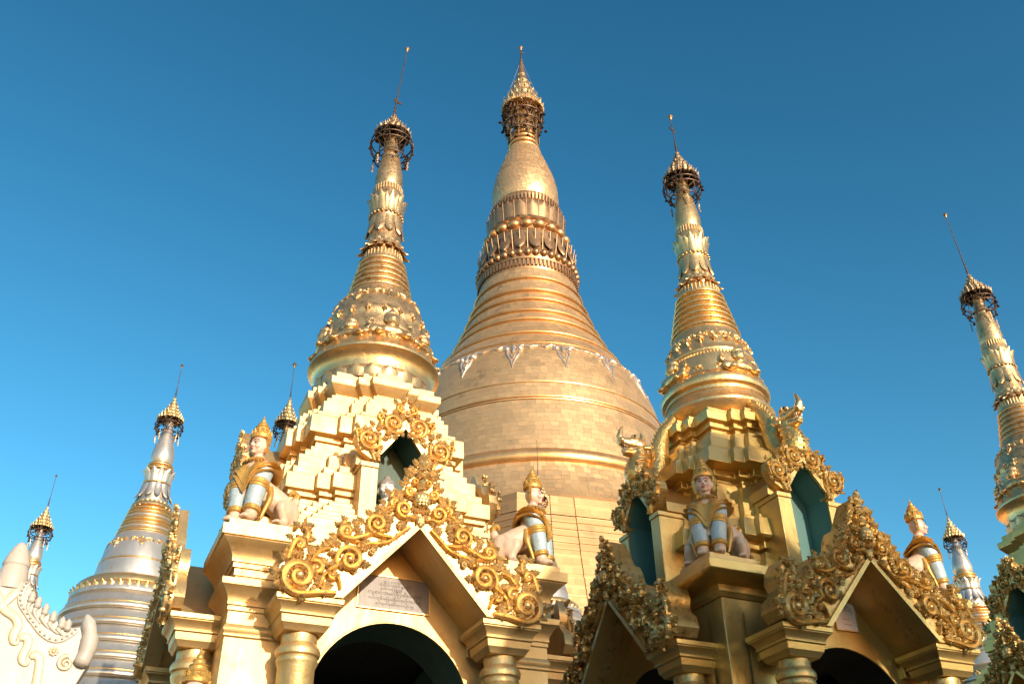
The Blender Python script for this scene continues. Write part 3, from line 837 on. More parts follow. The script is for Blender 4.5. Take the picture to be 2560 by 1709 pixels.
# ------------------------------------------------------------------ spire of a shrine
def spire(sh, kind):
    L = kind == 'L'
    mat = 'leaf_gold' if L else 'bright_gold'
    if L:
        neck = [(.58, 7.38), (.66, 7.41), (.685, 7.45), (.69, 7.60), (.66, 7.64)]
        rim = [(.66, 7.57), (.695, 7.585), (.697, 7.64), (.705, 7.69), (.725, 7.735), (.755, 7.77), (.785, 7.79), (.797, 7.80), (.797, 7.83), (.785, 7.85), (.75, 7.91), (.71, 8.0), (.675, 8.09), (.65, 8.16), (.63, 8.18)]
        bell = [(.650, 8.16), (.645, 8.22), (.632, 8.33), (.624, 8.40), (.632, 8.42), (.634, 8.46), (.626, 8.485), (.612, 8.50), (.60, 8.55), (.583, 8.62), (.555, 8.69), (.51, 8.78), (.46, 8.86), (.425, 8.92), (.412, 8.97)]
    else:
        neck = [(.55, 7.40), (.60, 7.46), (.60, 7.52), (.64, 7.56)]
        rim = [(.56, 7.47), (.60, 7.49), (.66, 7.52), (.71, 7.57), (.735, 7.62), (.735, 7.655), (.71, 7.69), (.675, 7.74), (.655, 7.79), (.652, 7.815), (.668, 7.82), (.668, 7.845), (.655, 7.85), (.655, 7.875), (.675, 7.885), (.70, 7.905), (.712, 7.94), (.71, 7.985), (.69, 8.03), (.66, 8.06), (.64, 8.10), (.62, 8.11)]
        bell = [(.652, 8.09), (.642, 8.16), (.625, 8.26), (.612, 8.34), (.588, 8.42), (.60, 8.435), (.605, 8.46), (.60, 8.485), (.583, 8.50), (.568, 8.56), (.548, 8.64), (.525, 8.72), (.495, 8.80), (.468, 8.88), (.455, 8.93)]
    nk = put('spire_neck', MB().lathe(neck, 64).mesh('spire_neck', mat, 40), sh)
    if L:
        pm = petal_mesh(mat, .175, .205, .012, .022)
        ring_of(nk, 'petal', pm, 22, .690, 7.42, 0)
    put('bell_rim', MB().lathe(rim, 72).mesh('bell_rim', 'bright_gold', 24), sh)
    bl = put('bell', MB().lathe(bell, 72).mesh('bell', mat, 40), sh)
    gm = garland_mesh(bell, 8.76 if L else 8.72, 1, .31 if L else .235, .019 if L else .014, mat)
    for j in range(8):
        put('garland', gm, bl, rz=2 * PI * j / 8)
    if not L:
        tm = MB().add([(-.02, 0, 0), (.02, 0, 0), (0, 0, -.04), (-.02, -.02, 0), (.02, -.02, 0), (0, -.02, -.04)], [(0, 1, 2), (5, 4, 3), (3, 4, 1, 0), (4, 5, 2, 1), (5, 3, 0, 2)]).mesh('tooth', mat)
        ring_of(bl, 'tooth', tm, 84, .582, 8.425)
    gd = cached(('guardian', mat), lambda: guardian_mesh(mat))
    for j in range(4):
        a = j * PI / 2
        mt = Matrix.Rotation(a, 4, 'Z') @ Matrix.Translation((0, -.655 if L else -.615, 7.97 if L else 8.04)) @ Matrix.Rotation(RAD(-10), 4, 'X') @ Matrix.Diagonal((.56, .42, .56, 1))
        put('guardian_relief', gd, bl, mat4=mt)
        if L:
            mt = Matrix.Rotation(a + PI / 4, 4, 'Z') @ Matrix.Translation((0, -.665, 7.96)) @ Matrix.Rotation(RAD(-10), 4, 'X') @ Matrix.Diagonal((.56, .36, .40, 1))
            put('guardian_relief', gd, bl, mat4=mt)
    lf = cached(('relief_leaf', mat), lambda: leaf_mesh(mat))
    for j in range(28):
        a = 2 * PI * (j + .5) / 28
        if L:
            mt = Matrix.Rotation(a, 4, 'Z') @ Matrix.Translation((0, -.70, 7.97)) @ Matrix.Rotation(RAD(-18), 4, 'X') @ Matrix.Rotation(RAD(50 if j % 2 else -50), 4, 'Y') @ Matrix.Diagonal((.15, .13, .17, 1))
        else:
            mt = Matrix.Rotation(a, 4, 'Z') @ Matrix.Translation((0, -.625, 8.12)) @ Matrix.Rotation(RAD(-8), 4, 'X') @ Matrix.Rotation(RAD(60 if j % 2 else -60), 4, 'Y') @ Matrix.Diagonal((.12, .09, .14, 1))
        put('leaf', lf, bl, mat4=mt)
    for j in range(20):
        a = 2 * PI * (j + .5) / 20
        put('leaf', lf, bl, mat4=Matrix.Rotation(a, 4, 'Z') @ Matrix.Translation((0, -.61 if L else -.535, 8.50 if L else 8.70)) @ Matrix.Rotation(RAD(-12), 4, 'X') @ Matrix.Rotation(RAD(180), 4, 'Y') @ Matrix.Diagonal((.13, .10, .12, 1)))
    # ringed cone
    zt, zb = (9.56, 8.96) if L else (9.66, 8.92)
    rt, rb = (.285, .405) if L else (.300, .452)
    k = 6 if L else 7
    for i in range(k):
        z0 = zb + (zt - zb) * i / k; h = (zt - zb) / k
        r = rb + (rt - rb) * (i + .3) / k
        d = .022 if L else .034
        pr = [(r - .02, z0)] + torus_prof(r, z0 + h * .08, h * .62, d, 6) + [(r - .014, z0 + h * .74), (r - .02, z0 + h)]
        put('moulding', MB().lathe(pr, 56).mesh('moulding', mat, 50), sh)
    # lower lotus: flaring petals, flutes, lotus up and down
    zf = 9.75 if L else 9.84
    core = put('lotus_band', MB().lathe([(.27 if L else .30, zt - .02), (.262 if L else .30, zt + .06), (.245, zf - .04), (.262, zf + .02), (.24, zf + .08), (.225, zf + .16), (.216, 10.10), (.208, 10.30), (.215, 10.34), (.22, 10.37), (.208, 10.40), (.212, 10.55), (.222, 10.70), (.20, 10.80), (.19, 10.92)], 48).mesh('lotus_band', mat, 40), sh)
    p1 = cached(('pet1', mat), lambda: petal_mesh(mat, .15, .115, .075, .022))
    p2 = cached(('pet2', mat), lambda: petal_mesh(mat, .30, .145, .022, .022))
    p3 = cached(('pet3', mat), lambda: petal_mesh(mat, .32, .150, .040, .024))
    ring_of(core, 'petal', p1, 14, .245, zf + .07, RAD(-8), flip=True)
    ring_of(core, 'petal', p1, 14, .235, zf + .13, RAD(-4), phase=.5, flip=True, scale=.9)
    ring_of(core, 'petal', p2, 10, .205, 10.30, RAD(-4), flip=True)
    ring_of(core, 'petal', p3, 10, .203, 10.38, RAD(3))
    ring_of(core, 'petal', p3, 10, .200, 10.40, RAD(4), phase=.5, scale=(.8, .9, .78))
    fl = cached(('flute', mat), lambda: MB().tube([(0, 0, 0), (0, 0, .11)], [.014, .016], 6).mesh('flute', mat, 60))
    ring_of(core, 'flute', fl, 34, .255 if L else .29, zt + .01 if L else zt - .02)
    ring_of(core, 'flute', fl, 30, .196, 10.79)
    bd = cached(('bead', mat), lambda: MB().ell((0, 0, 0), .022, 8, 6).mesh('bead', mat, 60))
    ring_of(core, 'bead', bd, 24, .224, 10.36)
    put('banana_bud', MB().lathe([(.17, 10.88), (.186, 10.93), (.194, 11.0), (.196, 11.06), (.188, 11.16), (.172, 11.28), (.150, 11.42), (.131, 11.54), (.133, 11.56), (.120, 11.58), (.102, 11.72), (.086, 11.86), (.06, 12.0), (.03, 12.2)], 40).mesh('banana_bud', mat, 50), sh)

# ------------------------------------------------------------------ tiered roof
def redent(e, z, s=.08, notch=False):
    w1 = e - .29; w2 = e - .43
    q = [(-e, -e), (-w1, -e), (-w1, -e - s), (-w2, -e - s), (-w2, -e - 2 * s), (w2, -e - 2 * s), (w2, -e - s), (w1, -e - s), (w1, -e)]
    if notch:   # open middle where the niche stands
        nd = min(e + 2 * s - .002, .97); nw = min(.262, w2 - .004)
        q = q[:5] + [(-nw, -e - 2 * s), (-nw, -nd), (nw, -nd), (nw, -e - 2 * s)] + q[5:]
    out = []
    for k in range(4):
        c, d = [(1, 0), (0, 1), (-1, 0), (0, -1)][k]
        out += [(x * c - y * d, x * d + y * c, z) for x, y in q]
    return out

TIERS_L = [
    [(1.36, 4.99), (1.36, 5.24), (1.30, 5.245), (1.30, 5.31), (1.24, 5.315), (1.24, 5.38), (1.18, 5.385), (1.18, 5.46), (1.11, 5.465), (1.11, 5.54), (1.04, 5.545), (1.04, 5.62)],
    [(1.005, 5.58), (1.005, 5.63), (1.05, 5.64), (1.05, 5.69), (1.087, 5.70), (1.087, 5.87), (1.02, 5.885), (1.02, 5.975), (.967, 5.98), (.967, 6.143)],
    [(.889, 6.12), (.889, 6.24), (.82, 6.243), (.82, 6.32), (.770, 6.323), (.770, 6.40)],
    [(.76, 6.38), (.76, 6.405), (.795, 6.41), (.795, 6.468), (.866, 6.475), (.868, 6.49), (.864, 6.69), (.855, 6.702), (.79, 6.705), (.79, 6.775), (.725, 6.78), (.725, 6.948)],
    [(.684, 6.93), (.684, 7.016), (.622, 7.02), (.622, 7.10), (.575, 7.103), (.575, 7.15)],
    [(.570, 7.14), (.586, 7.15), (.651, 7.247), (.654, 7.338), (.588, 7.342), (.588, 7.437)],
]
TIERS_R = [
    [(1.16, 4.99), (1.16, 5.06), (1.12, 5.065), (1.12, 5.14), (1.07, 5.145), (1.07, 5.23), (1.01, 5.235), (1.01, 5.32), (.95, 5.325), (.95, 5.42)],
    [(.86, 5.40), (.86, 5.47), (.92, 5.48), (.92, 5.56), (1.0, 5.57), (1.03, 5.59), (1.0, 5.80), (.93, 5.805), (.93, 5.87), (.88, 5.875), (.88, 6.05)],
    [(.83, 6.03), (.83, 6.12), (.79, 6.125), (.79, 6.20), (.75, 6.205), (.75, 6.30), (.71, 6.305), (.71, 6.40)],
    [(.72, 6.37), (.72, 6.41), (.795, 6.415), (.785, 6.50), (.955, 6.505), (.925, 6.70), (.83, 6.705), (.81, 6.80), (.75, 6.805), (.73, 6.97), (.67, 6.975), (.66, 7.07)],
    [(.57, 7.05), (.57, 7.17), (.615, 7.175), (.62, 7.24), (.68, 7.245), (.69, 7.355), (.61, 7.36), (.61, 7.455)],
]

def shrine(name, label, cat, pos, kind, wall, lining, inner, side_m):
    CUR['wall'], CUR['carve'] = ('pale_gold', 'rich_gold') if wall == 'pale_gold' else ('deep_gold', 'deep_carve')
    sh = thing(name, label, cat, pos, ROW_A, 'row of gilded shrines')
    tiers = TIERS_L if kind == 'L' else TIERS_R
    for i, t in enumerate(tiers):
        me = cached(('tier', kind, i), lambda: MB().loft([redent(e, z, .08, t[0][1] < 6.3) for e, z in t]).mesh('roof_tier', CUR['wall'], 25))
        put('roof_tier', me, sh, bevel=.007)
    # body: cornice, corner piers
    if kind == 'L':
        corn = [(1.44, 4.55), (1.48, 4.552), (1.48, 4.60), (1.497, 4.603), (1.497, 4.665), (1.518, 4.668), (1.518, 4.71), (1.535, 4.712), (1.54, 4.76), (1.56, 4.80), (1.60, 4.85), (1.645, 4.885), (1.65, 4.893), (1.645, 4.90), (1.668, 4.903), (1.67, 4.998)]
        pier = [(.25, 0), (.25, 4.07), (.262, 4.08), (.262, 4.10), (.256, 4.105), (.268, 4.125), (.272, 4.145), (.262, 4.17), (.25, 4.18), (.25, 4.29), (.26, 4.295), (.26, 4.335), (.268, 4.34), (.27, 4.385), (.285, 4.42), (.32, 4.47), (.338, 4.485), (.345, 4.49), (.35, 4.53), (.35, 4.549)]
        pc = 1.25
    else:
        corn = [(1.38, 4.74), (1.40, 4.78), (1.41, 4.785), (1.41, 4.855), (1.44, 4.858), (1.50, 4.868), (1.60, 4.88), (1.655, 4.893), (1.668, 4.90), (1.67, 4.998)]
        pier = [(.25, 0), (.25, 4.739)]
        pc = 1.12
    put('cornice', cached(('corn', kind), lambda: MB().sqnotch(corn).mesh('cornice', CUR['wall'], 25)), sh, bevel=.006)
    pm = cached(('pier', kind), lambda: MB().sqloft(pier).mesh('corner_pier', CUR['wall'], 25))
    for sx in (-1, 1):
        for sy in (-1, 1):
            put('corner_pier', pm, sh, (sx * pc, sy * pc, 0), bevel=.008)
    # chamber with its inner shade put into the dark colour, back wall
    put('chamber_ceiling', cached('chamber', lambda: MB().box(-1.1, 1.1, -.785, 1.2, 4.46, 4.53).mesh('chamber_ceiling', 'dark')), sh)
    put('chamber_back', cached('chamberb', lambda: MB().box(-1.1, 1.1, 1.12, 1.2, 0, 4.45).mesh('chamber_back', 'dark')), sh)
    put('back_wall', cached('backw', lambda: MB().box(-1.15, 1.15, 1.25, 1.33, 0, 4.6).mesh('back_wall', CUR['wall'])), sh)
    for k, mf in ((0, 2.0), (3, side_m), (1, side_m)):
        porch(sh, k, mf, wall, lining, .09 if kind == 'L' else .26)
    nm, zp, zb = (1.42, 5.945, 5.2) if kind == 'L' else (1.36, 6.03, 5.2)
    for k in range(4):
        niche(sh, k, nm, zp, zb, inner)
    spire(sh, kind)
    return sh

def in_row(pos, lx, ly, z=0.0):
    return Vector(pos) + EX * lx + EY * ly + Vector((0, 0, z))

# ------------------------------------------------------------------ crowned lion-bodied guardian (one human torso, two lion hindquarters)
def head_parts(s=1.0):
    """head centred on x=0, chin at z=0, face towards -y, face height about .165; returns dict of MB"""
    D = {}
    h = MB()
    h.ell((0, .005, .095), (.073, .080, .098), 18, 14)
    h.ell((0, -.018, .048), (.055, .058, .050), 14, 10)
    h.ell((0, -.060, .014), (.022, .018, .014))
    h.tube([(0, -.072, .102), (0, -.084, .080), (0, -.092, .066)], [.008, .010, .013], 8)
    h.ell((-.011, -.084, .062), (.008, .008, .006)); h.ell((.011, -.084, .062), (.008, .008, .006))
    h.ell((0, -.074, .036), (.026, .012, .012))
    for sg in (-1, 1):
        h.ell((sg * .036, -.062, .060), (.022, .016, .020))
        h.ell((sg * .076, .01, .075), (.009, .018, .035))
        h.tube([(sg * .012, -.074, .112), (sg * .036, -.070, .118), (sg * .060, -.052, .110)], .006, 6)
    h.tube([(0, .01, .03), (0, .012, -.06)], [.042, .048], 12)
    D['head'] = h
    e = MB(); iris = MB(); brow = MB(); lips = MB()
    for sg in (-1, 1):
        e.ell((sg * .033, -.0675, .093), (.017, .010, .0065), 10, 6)
        iris.ell((sg * .033, -.0765, .0925), (.0065, .0035, .0055), 8, 6)
        iris.tube([(sg * .014, -.076, .096), (sg * .033, -.0785, .102), (sg * .052, -.066, .096)], .0026, 5)
        brow.tube([(sg * .010, -.0805, .114), (sg * .033, -.0785, .125), (sg * .058, -.060, .117)], [.0028, .0042, .0022], 6)
    lips.tube([(-.018, -.083, .037), (-.007, -.0885, .039), (0, -.0885, .0375), (.007, -.0885, .039), (.018, -.083, .037)], [.0015, .0042, .0035, .0042, .0015], 6)
    lips.tube([(-.016, -.082, .033), (0, -.0885, .030), (.016, -.082, .033)], [.0015, .0045, .0015], 6)
    D['eye'] = e; D['iris'] = iris; D['brow'] = brow; D['lips'] = lips
    c = MB()
    c.lathe([(.080, .118), (.090, .122), (.093, .145), (.088, .150), (.090, .158), (.084, .162), (.078, .185), (.084, .190), (.080, .200), (.064, .208), (.060, .228), (.066, .233), (.060, .243), (.044, .250), (.042, .266), (.046, .270), (.040, .278), (.026, .285), (.022, .30), (.024, .305), (.012, .325), (.003, .36)], 24, 0, .012)
    for i in range(12):
        a = 2 * PI * i / 12
        c.tube([(.083 * math.cos(a), .012 + .083 * math.sin(a), .155), (.082 * math.cos(a), .012 + .082 * math.sin(a), .180), (.088 * math.cos(a), .012 + .088 * math.sin(a), .20)], [.014, .010, .003], 5)
    c.xf(Matrix.Translation((0, 0, .036)))
    D['crown'] = c
    fl = MB()
    for sg in (1,):
        q = [(.070, .02), (.092, .01), (.108, .05), (.100, .07), (.118, .09), (.106, .11), (.118, .135), (.100, .15), (.104, .175), (.085, .165), (.078, .12)]
        fl.prism([(sg * x, z) for x, z in q], .0, .022)
    D['ear_flange'] = fl
    return D

HEADP = None
def head_meshes():
    global HEADP
    if HEADP is None:
        D = head_parts()
        HEADP = {'head': remeshed('head', D['head'], 'face', .0055, 3), 'eye': D['eye'].mesh('eye', 'marble', 180), 'iris': D['iris'].mesh('iris', 'black', 180),
                 'brow': D['brow'].mesh('brow', 'black', 180), 'lips': D['lips'].mesh('lips', 'red', 180), 'crown': D['crown'].mesh('crown', 'statue_gold', 45), 'ear_flange': D['ear_flange'].mesh('ear_flange', 'statue_gold', 40)}
    return HEADP

SPH = {}
def sphinx_meshes():
    if SPH: return SPH
    b = MB()
    # torso and neck
    b.tube([(0, .06, .26), (0, .04, .40), (0, .03, .54), (0, .03, .64), (0, .035, .70), (0, .03, .76)], [.15, .145, .14, .12, .07, .052], 16)
    for sg in (-1, 1):
        # shoulder, foreleg, paw
        b.ell((sg * .12, .0, .58), (.085, .085, .09), 12, 8)
        b.tube([(sg * .115, -.01, .58), (sg * .105, -.05, .42), (sg * .092, -.075, .25), (sg * .088, -.085, .11), (sg * .088, -.09, .05)], [.083, .084, .074, .064, .062], 14)
        b.ell((sg * .09, -.135, .038), (.058, .085, .040), 12, 8)
        for t in (-.034, -.012, .012, .034):
            b.ell((sg * .09 + t, -.20, .026), (.013, .024, .020), 6, 5)
        # lion body leading back along the edge: haunch, folded thigh, shin, hind paw
        b.tube([(sg * .05, .08, .38), (sg * .13, .17, .32), (sg * .20, .26, .25)], [.135, .13, .13], 14)
        b.ell((sg * .235, .30, .19), (.115, .125, .17), 14, 10)
        b.ell((sg * .262, .22, .19), (.080, .125, .125), 14, 10, Matrix.Rotation(RAD(20), 3, 'X'))
        b.ell((sg * .270, .125, .215), (.055, .055, .06), 10, 8)
        b.tube([(sg * .272, .12, .20), (sg * .285, .19, .06)], [.052, .045], 10)
        b.ell((sg * .29, .12, .032), (.050, .105, .034), 12, 8)
        for t in (-.03, -.01, .012, .034):
            b.ell((sg * .29 + t, .025, .024), (.012, .026, .020), 6, 5)
        b.ell((sg * .25, .38, .36), (.05, .05, .06), 8, 6)
    SPH['body'] = remeshed('body', b, 'skin', .012, 4)
    # pale blue leggings with gold bands
    for nm, mat in (('legging', 'blue'), ('knee_band', 'statue_gold'), ('ankle_band', 'statue_gold')):
        q = MB()
        for sg in (1,):
            pts = [Vector((sg * .115, -.01, .56)), Vector((sg * .105, -.05, .42)), Vector((sg * .092, -.075, .25)), Vector((sg * .088, -.085, .12))]
            rad = [.096, .094, .083, .074]
            def at(t):
                i = min(2, int(t)); f = t - i
                return pts[i].lerp(pts[i + 1], f), rad[i] * (1 - f) + rad[i + 1] * f
            if nm == 'legging':
                q.tube([at(t)[0] for t in (0, .5, 1, 1.5, 2, 2.5, 3)], [at(t)[1] for t in (0, .5, 1, 1.5, 2, 2.5, 3)], 16)
            else:
                for t, w in (((1.0, .010), (1.15, .014), (1.30, .010)) if nm == 'knee_band' else ((2.80, .012), (2.95, .013))):
                    p, r = at(t); d = (pts[3] - pts[0]).normalized()
                    q.tube([p - d * .018, p - d * .006, p + d * .006, p + d * .018], [r + .001, r + w, r + w, r + .001], 16)
        SPH[nm] = q.mesh(nm, mat, 50)
    # gold cape: layers of pointed plumes from the neck
    c = MB()
    for lay, (r0, z0, r1, z1, tip) in enumerate(((.060, .735, .185, .585, .13), (.070, .70, .215, .545, .16), (.10, .66, .225, .49, .18))):
        n = 64; rings = []
        for t in (0, .3, .62, 1.0):
            ring = []
            for j in range(n):
                a = 2 * PI * j / n
                fx, fy = math.sin(a), -math.cos(a)
                v = max(0, fy) ** 1 * 0
                front = max(0.0, -fy) ** 14; side = abs(fx) ** 4
                r = r0 + (r1 - r0) * t
                z = z0 + (z1 - z0) * (t ** .85) - tip * front * t * t + .06 * side * t ** 3
                rr = r * (1 + .22 * side * t) * (1 - .20 * front * t) * (1 + .012 * t * math.cos(16 * a))
                ring.append((rr * fx, .028 + rr * fy * -1 * -1, z))
            rings.append(ring)
        inner = [[(x * .93, .028 + (y - .028) * .93, z - .012) for x, y, z in r] for r in rings[::-1]]
        c.loft(rings + inner, False, False)
    for i in range(9):
        a = RAD(-64 + 16 * i)
        c.tube([(.085 * math.sin(a), .028 - .085 * math.cos(a), .715), (.15 * math.sin(a), .028 - .15 * math.cos(a), .655)], [.007, .012], 5)
    SPH['cape'] = c.mesh('cape', 'statue_gold', 45)
    # trimmings on the lion bodies, one mesh each, mirrored for the other side
    SPH['paw_trim'] = MB().tube(smooth_path([(.345, .34, .12), (.365, .27, .05), (.35, .20, .03)], 3), [.022, .024, .022, .02, .018, .016, .012], 6).mesh('paw_trim', 'statue_gold', 60)
    SPH['flank_trim'] = MB().tube(smooth_path([(.17, .05, .40), (.20, .03, .28), (.18, -.01, .14), (.16, -.03, .05)], 3), [.03, .034, .034, .03, .028, .024, .022, .02, .018, .014], 6).mesh('flank_trim', 'statue_gold', 60)
    SPH['tail_tuft'] = MB().tube(smooth_path([(.22, .38, .36), (.25, .40, .44), (.22, .35, .47), (.20, .34, .43)], 3), [.04, .042, .04, .036, .03, .03, .026, .02, .018, .012], 6).mesh('tail_tuft', 'statue_gold', 60)
    w = MB()
    w.prism([(-.09, .45), (.09, .45), (.12, .7), (.16, .9), (.10, 1.0), (.05, .92), (0, 1.05), (-.05, .92), (-.10, 1.0), (-.16, .9), (-.12, .7)], .14, .19)
    SPH['back_flame'] = w.mesh('back_flame', 'rich_gold', 40)
    p = MB()
    p.add([(0, -.26, -.09), (.40, .16, -.09), (.26, .42, -.09), (-.26, .42, -.09), (-.40, .16, -.09), (0, -.26, 0), (.40, .16, 0), (.26, .42, 0), (-.26, .42, 0), (-.40, .16, 0)],
          [(4, 3, 2, 1, 0), (5, 6, 7, 8, 9), (0, 1, 6, 5), (1, 2, 7, 6), (2, 3, 8, 7), (3, 4, 9, 8), (4, 0, 5, 9)])
    SPH['plinth'] = p.mesh('plinth', 'pale_gold', 30)
    return SPH

def sphinx(label, loc, face_rz, turn=0.0, group='crowned guardians on the shrine corners', scale=1.0):
    S = sphinx_meshes(); H = head_meshes()
    t = thing('guardian_statue', label, 'statue', loc, face_rz, group, scale)
    for nm in ('plinth', 'cape'):
        put(nm, S[nm], t)
    for mm in (Matrix.Identity(4), MIR):
        for nm in ('paw_trim', 'flank_trim', 'tail_tuft'):
            put(nm, S[nm], t, mat4=mm)
        lg = put('legging', S['legging'], t, mat4=mm)
        put('knee_band', S['knee_band'], lg); put('ankle_band', S['ankle_band'], lg)
    put('body', S['body'], t)
    hd = put('head', H['head'], t, (0, .005, .755), RAD(turn), 1.16)
    for nm in ('eye', 'iris', 'brow', 'lips', 'crown', 'ear_flange'):
        put(nm, H[nm], hd)
    put('ear_flange', H['ear_flange'], hd, mat4=MIR)
    return t

# ------------------------------------------------------------------ naga
def naga_meshes():
    if 'naga' in CACHE: return CACHE['naga']
    D = {}
    b = MB()
    path = smooth_path([(-.64, 7.66), (-.74, 7.49), (-.88, 7.30), (-.96, 7.09), (-1.0, 6.88), (-1.07, 6.70), (-1.19, 6.615), (-1.31, 6.66), (-1.31, 6.79), (-1.26, 6.92), (-1.27, 7.02)], 4)
    n = len(path)
    rad = [.055 + .075 * min(1, i / (n * .35)) for i in range(n)]
    for i in range(n):
        t = i / (n - 1)
        if .5 < t < .78: rad[i] += .028 * math.sin((t - .5) / .28 * PI)
        if t > .78: rad[i] = .125 - .12 * (t - .78)
    b.tube([(0, y, z) for y, z in path], rad, 18, up=(1, 0, 0))
    D['body'] = remeshed('body', b, 'scales', .014, 2)
    # frilled collar on the raised neck
    c = MB()
    for i, (y, z, r) in enumerate(((-1.315, 6.74, .128), (-1.29, 6.83, .122), (-1.265, 6.91, .116))):
        c.tube([(r * math.cos(a), y + r * .95 * math.sin(a), z + .03 * math.sin(a)) for a in [2 * PI * j / 20 for j in range(21)]], .018, 6)
    D['collar'] = c.mesh('collar', 'bright_gold', 60)
    h = MB()
    h.ell((0, -1.27, 7.05), (.088, .115, .085), 14, 10)
    # upper jaw with turned-up snout horn
    h.tube([(0, -1.28, 7.06), (0, -1.38, 7.06), (0, -1.45, 7.075), (0, -1.47, 7.13), (0, -1.455, 7.20), (0, -1.42, 7.26)], [.078, .066, .052, .036, .022, .006], 12)
    h.tube([(0, -1.26, 6.99), (0, -1.36, 6.955), (0, -1.43, 6.955), (0, -1.455, 6.985)], [.062, .048, .036, .018], 12, 1.2)
    for sg in (-1, 1):
        h.ell((sg * .062, -1.33, 7.115), (.030, .042, .030), 10, 8)
        h.ell((sg * .04, -1.465, 7.075), (.02, .024, .02), 8, 6)
        h.tube([(sg * .075, -1.25, 7.0), (sg * .105, -1.19, 7.0), (sg * .11, -1.14, 7.04)], [.03, .022, .005], 8)
    h.tube([(0, -1.22, 7.11), (0, -1.20, 7.17), (0, -1.22, 7.22)], [.045, .03, .006], 8)
    h.v = [(x * 1.15, -1.26 + (y + 1.26) * 1.2, 7.0 + (z - 7.0) * 1.2) for x, y, z in h.v]
    D['head'] = remeshed('head', h, 'bright_gold', .009, 2)
    e = MB(); f = MB()
    for sg in (-1, 1):
        e.ell((sg * .098, -1.355, 7.142), (.014, .02, .018), 8, 6)
        for y in (-1.37, -1.41, -1.445, -1.475):
            f.tube([(sg * .04, y, 7.03), (sg * .038, y, 7.005)], [.009, .002], 5)
            f.tube([(sg * .032, y, 6.975), (sg * .032, y, 7.0)], [.008, .002], 5)
    D['eye'] = e.mesh('eye', 'black', 180); D['teeth'] = f.mesh('teeth', 'marble', 60)
    cr_ = MB()
    k = len(path)
    for i in range(4, k - 8, 1):
        y, z = path[i]; y2, z2 = path[i + 1]
        tx, tz = y2 - y, z2 - z; l = math.hypot(tx, tz)
        ny, nz = -tz / l, tx / l
        if ny > 0: ny, nz = -ny, -nz
        r = rad[i] * .97
        p = Vector((0, y + ny * r, z + nz * r)); q = p + Vector((0, ny * .022, nz * .022 + .004))
        cr_.tube([p, q], [.020, .010], 6)
    D['crest'] = cr_.mesh('crest', 'bright_gold', 60)
    CACHE['naga'] = D
    return D

def naga(label, pos, rz):
    D = naga_meshes()
    t = thing('naga_statue', label, 'statue', pos, rz, 'nagas climbing down the roof')
    for nm in ('body', 'collar', 'crest'):
        put(nm, D[nm], t)
    h = put('head', D['head'], t)
    put('eye', D['eye'], h); put('teeth', D['teeth'], h)
    return t

# ------------------------------------------------------------------ small seated Buddha
def buddha(label, pos, rz, s):
    b = MB()
    b.tube([(0, 0, .12), (0, 0, .30), (0, 0, .42), (0, 0, .50), (0, 0, .56)], [.15, .15, .16, .09, .055], 16, .75)
    for sg in (-1, 1):
        b.tube([(sg * .17, 0, .43), (sg * .22, -.02, .28), (sg * .16, -.14, .17)], [.055, .05, .04], 10)
        b.tube([(sg * .10, 0, .08), (sg * .30, -.06, .08), (sg * .06, -.20, .07)], [.09, .09, .055], 10)
        b.ell((sg * .15, .02, .44), .07)
    b.ell((0, -.20, .12), (.10, .06, .035))
    b.tube([(0, 0, .5), (0, 0, .62)], .055, 10)
    t = thing('buddha_statue', label, 'statue', pos, rz, None, s)
    put('body', remeshed('body', b, 'marble', .02, 3), t)
    H = head_meshes()
    hm = H['head'].copy(); hm.materials.clear(); hm.materials.append(M_['marble'])
    hd = put('head', hm, t, (0, 0, .59), 0, 1.5)
    bm_ = H['brow'].copy(); bm_.materials.clear(); bm_.materials.append(M_['plaque'])
    put('brow', bm_, hd)
    put('hair', MB().lathe([(.079, .112), (.083, .125), (.078, .15), (.06, .178), (.035, .192), (.034, .20), (.028, .222), (.006, .235)], 20, 0, .012).mesh('hair', 'plaque', 50), hd)
    return t
# ================================================================== the place
POS_L = Vector((-1.702, 9.945, 0)); POS_R = Vector((2.665, 10.937, 0)); POS_T = Vector((8.485, 14.106, 0))

# ------------------------------------------------------------------ the great stupa
AXM = Vector((78 * math.sin(RAD(1.25)), 78 * math.cos(RAD(1.25)), 0))
ms = thing('great_stupa', 'huge bell-shaped golden stupa rising behind the gilded shrines', 'stupa', AXM)
CONE = [(13.30, 35.5), (12.85, 37.6), (12.45, 39.6), (12.17, 41), (11.85, 42.6), (11.50, 44.1), (11.05, 45.5), (10.50, 46.75), (9.95, 47.6), (9.3, 48.6), (8.34, 50), (7.4, 51.9), (6.6, 53.9), (5.95, 55.8), (5.45, 57.6), (5.13, 59.0), (5.0, 59.6)]
BUDP = [(3.40, 71.2), (3.53, 71.8), (3.60, 72.6), (3.58, 73.4), (3.42, 74.6), (3.12, 75.9), (2.72, 77.2), (2.30, 78.5), (2.0, 79.4), (1.85, 79.9)]
FLARE = [(15.4, 30.4), (14.75, 31.0), (14.2, 32.0), (13.75, 33.2), (13.45, 34.4)]
put('dome', MB().lathe([(15.2, 29.6)] + [(r - .03, z) for r, z in FLARE] + [(r - .03, z) for r, z in CONE], 128).mesh('dome', 'big_gold', 40), ms)

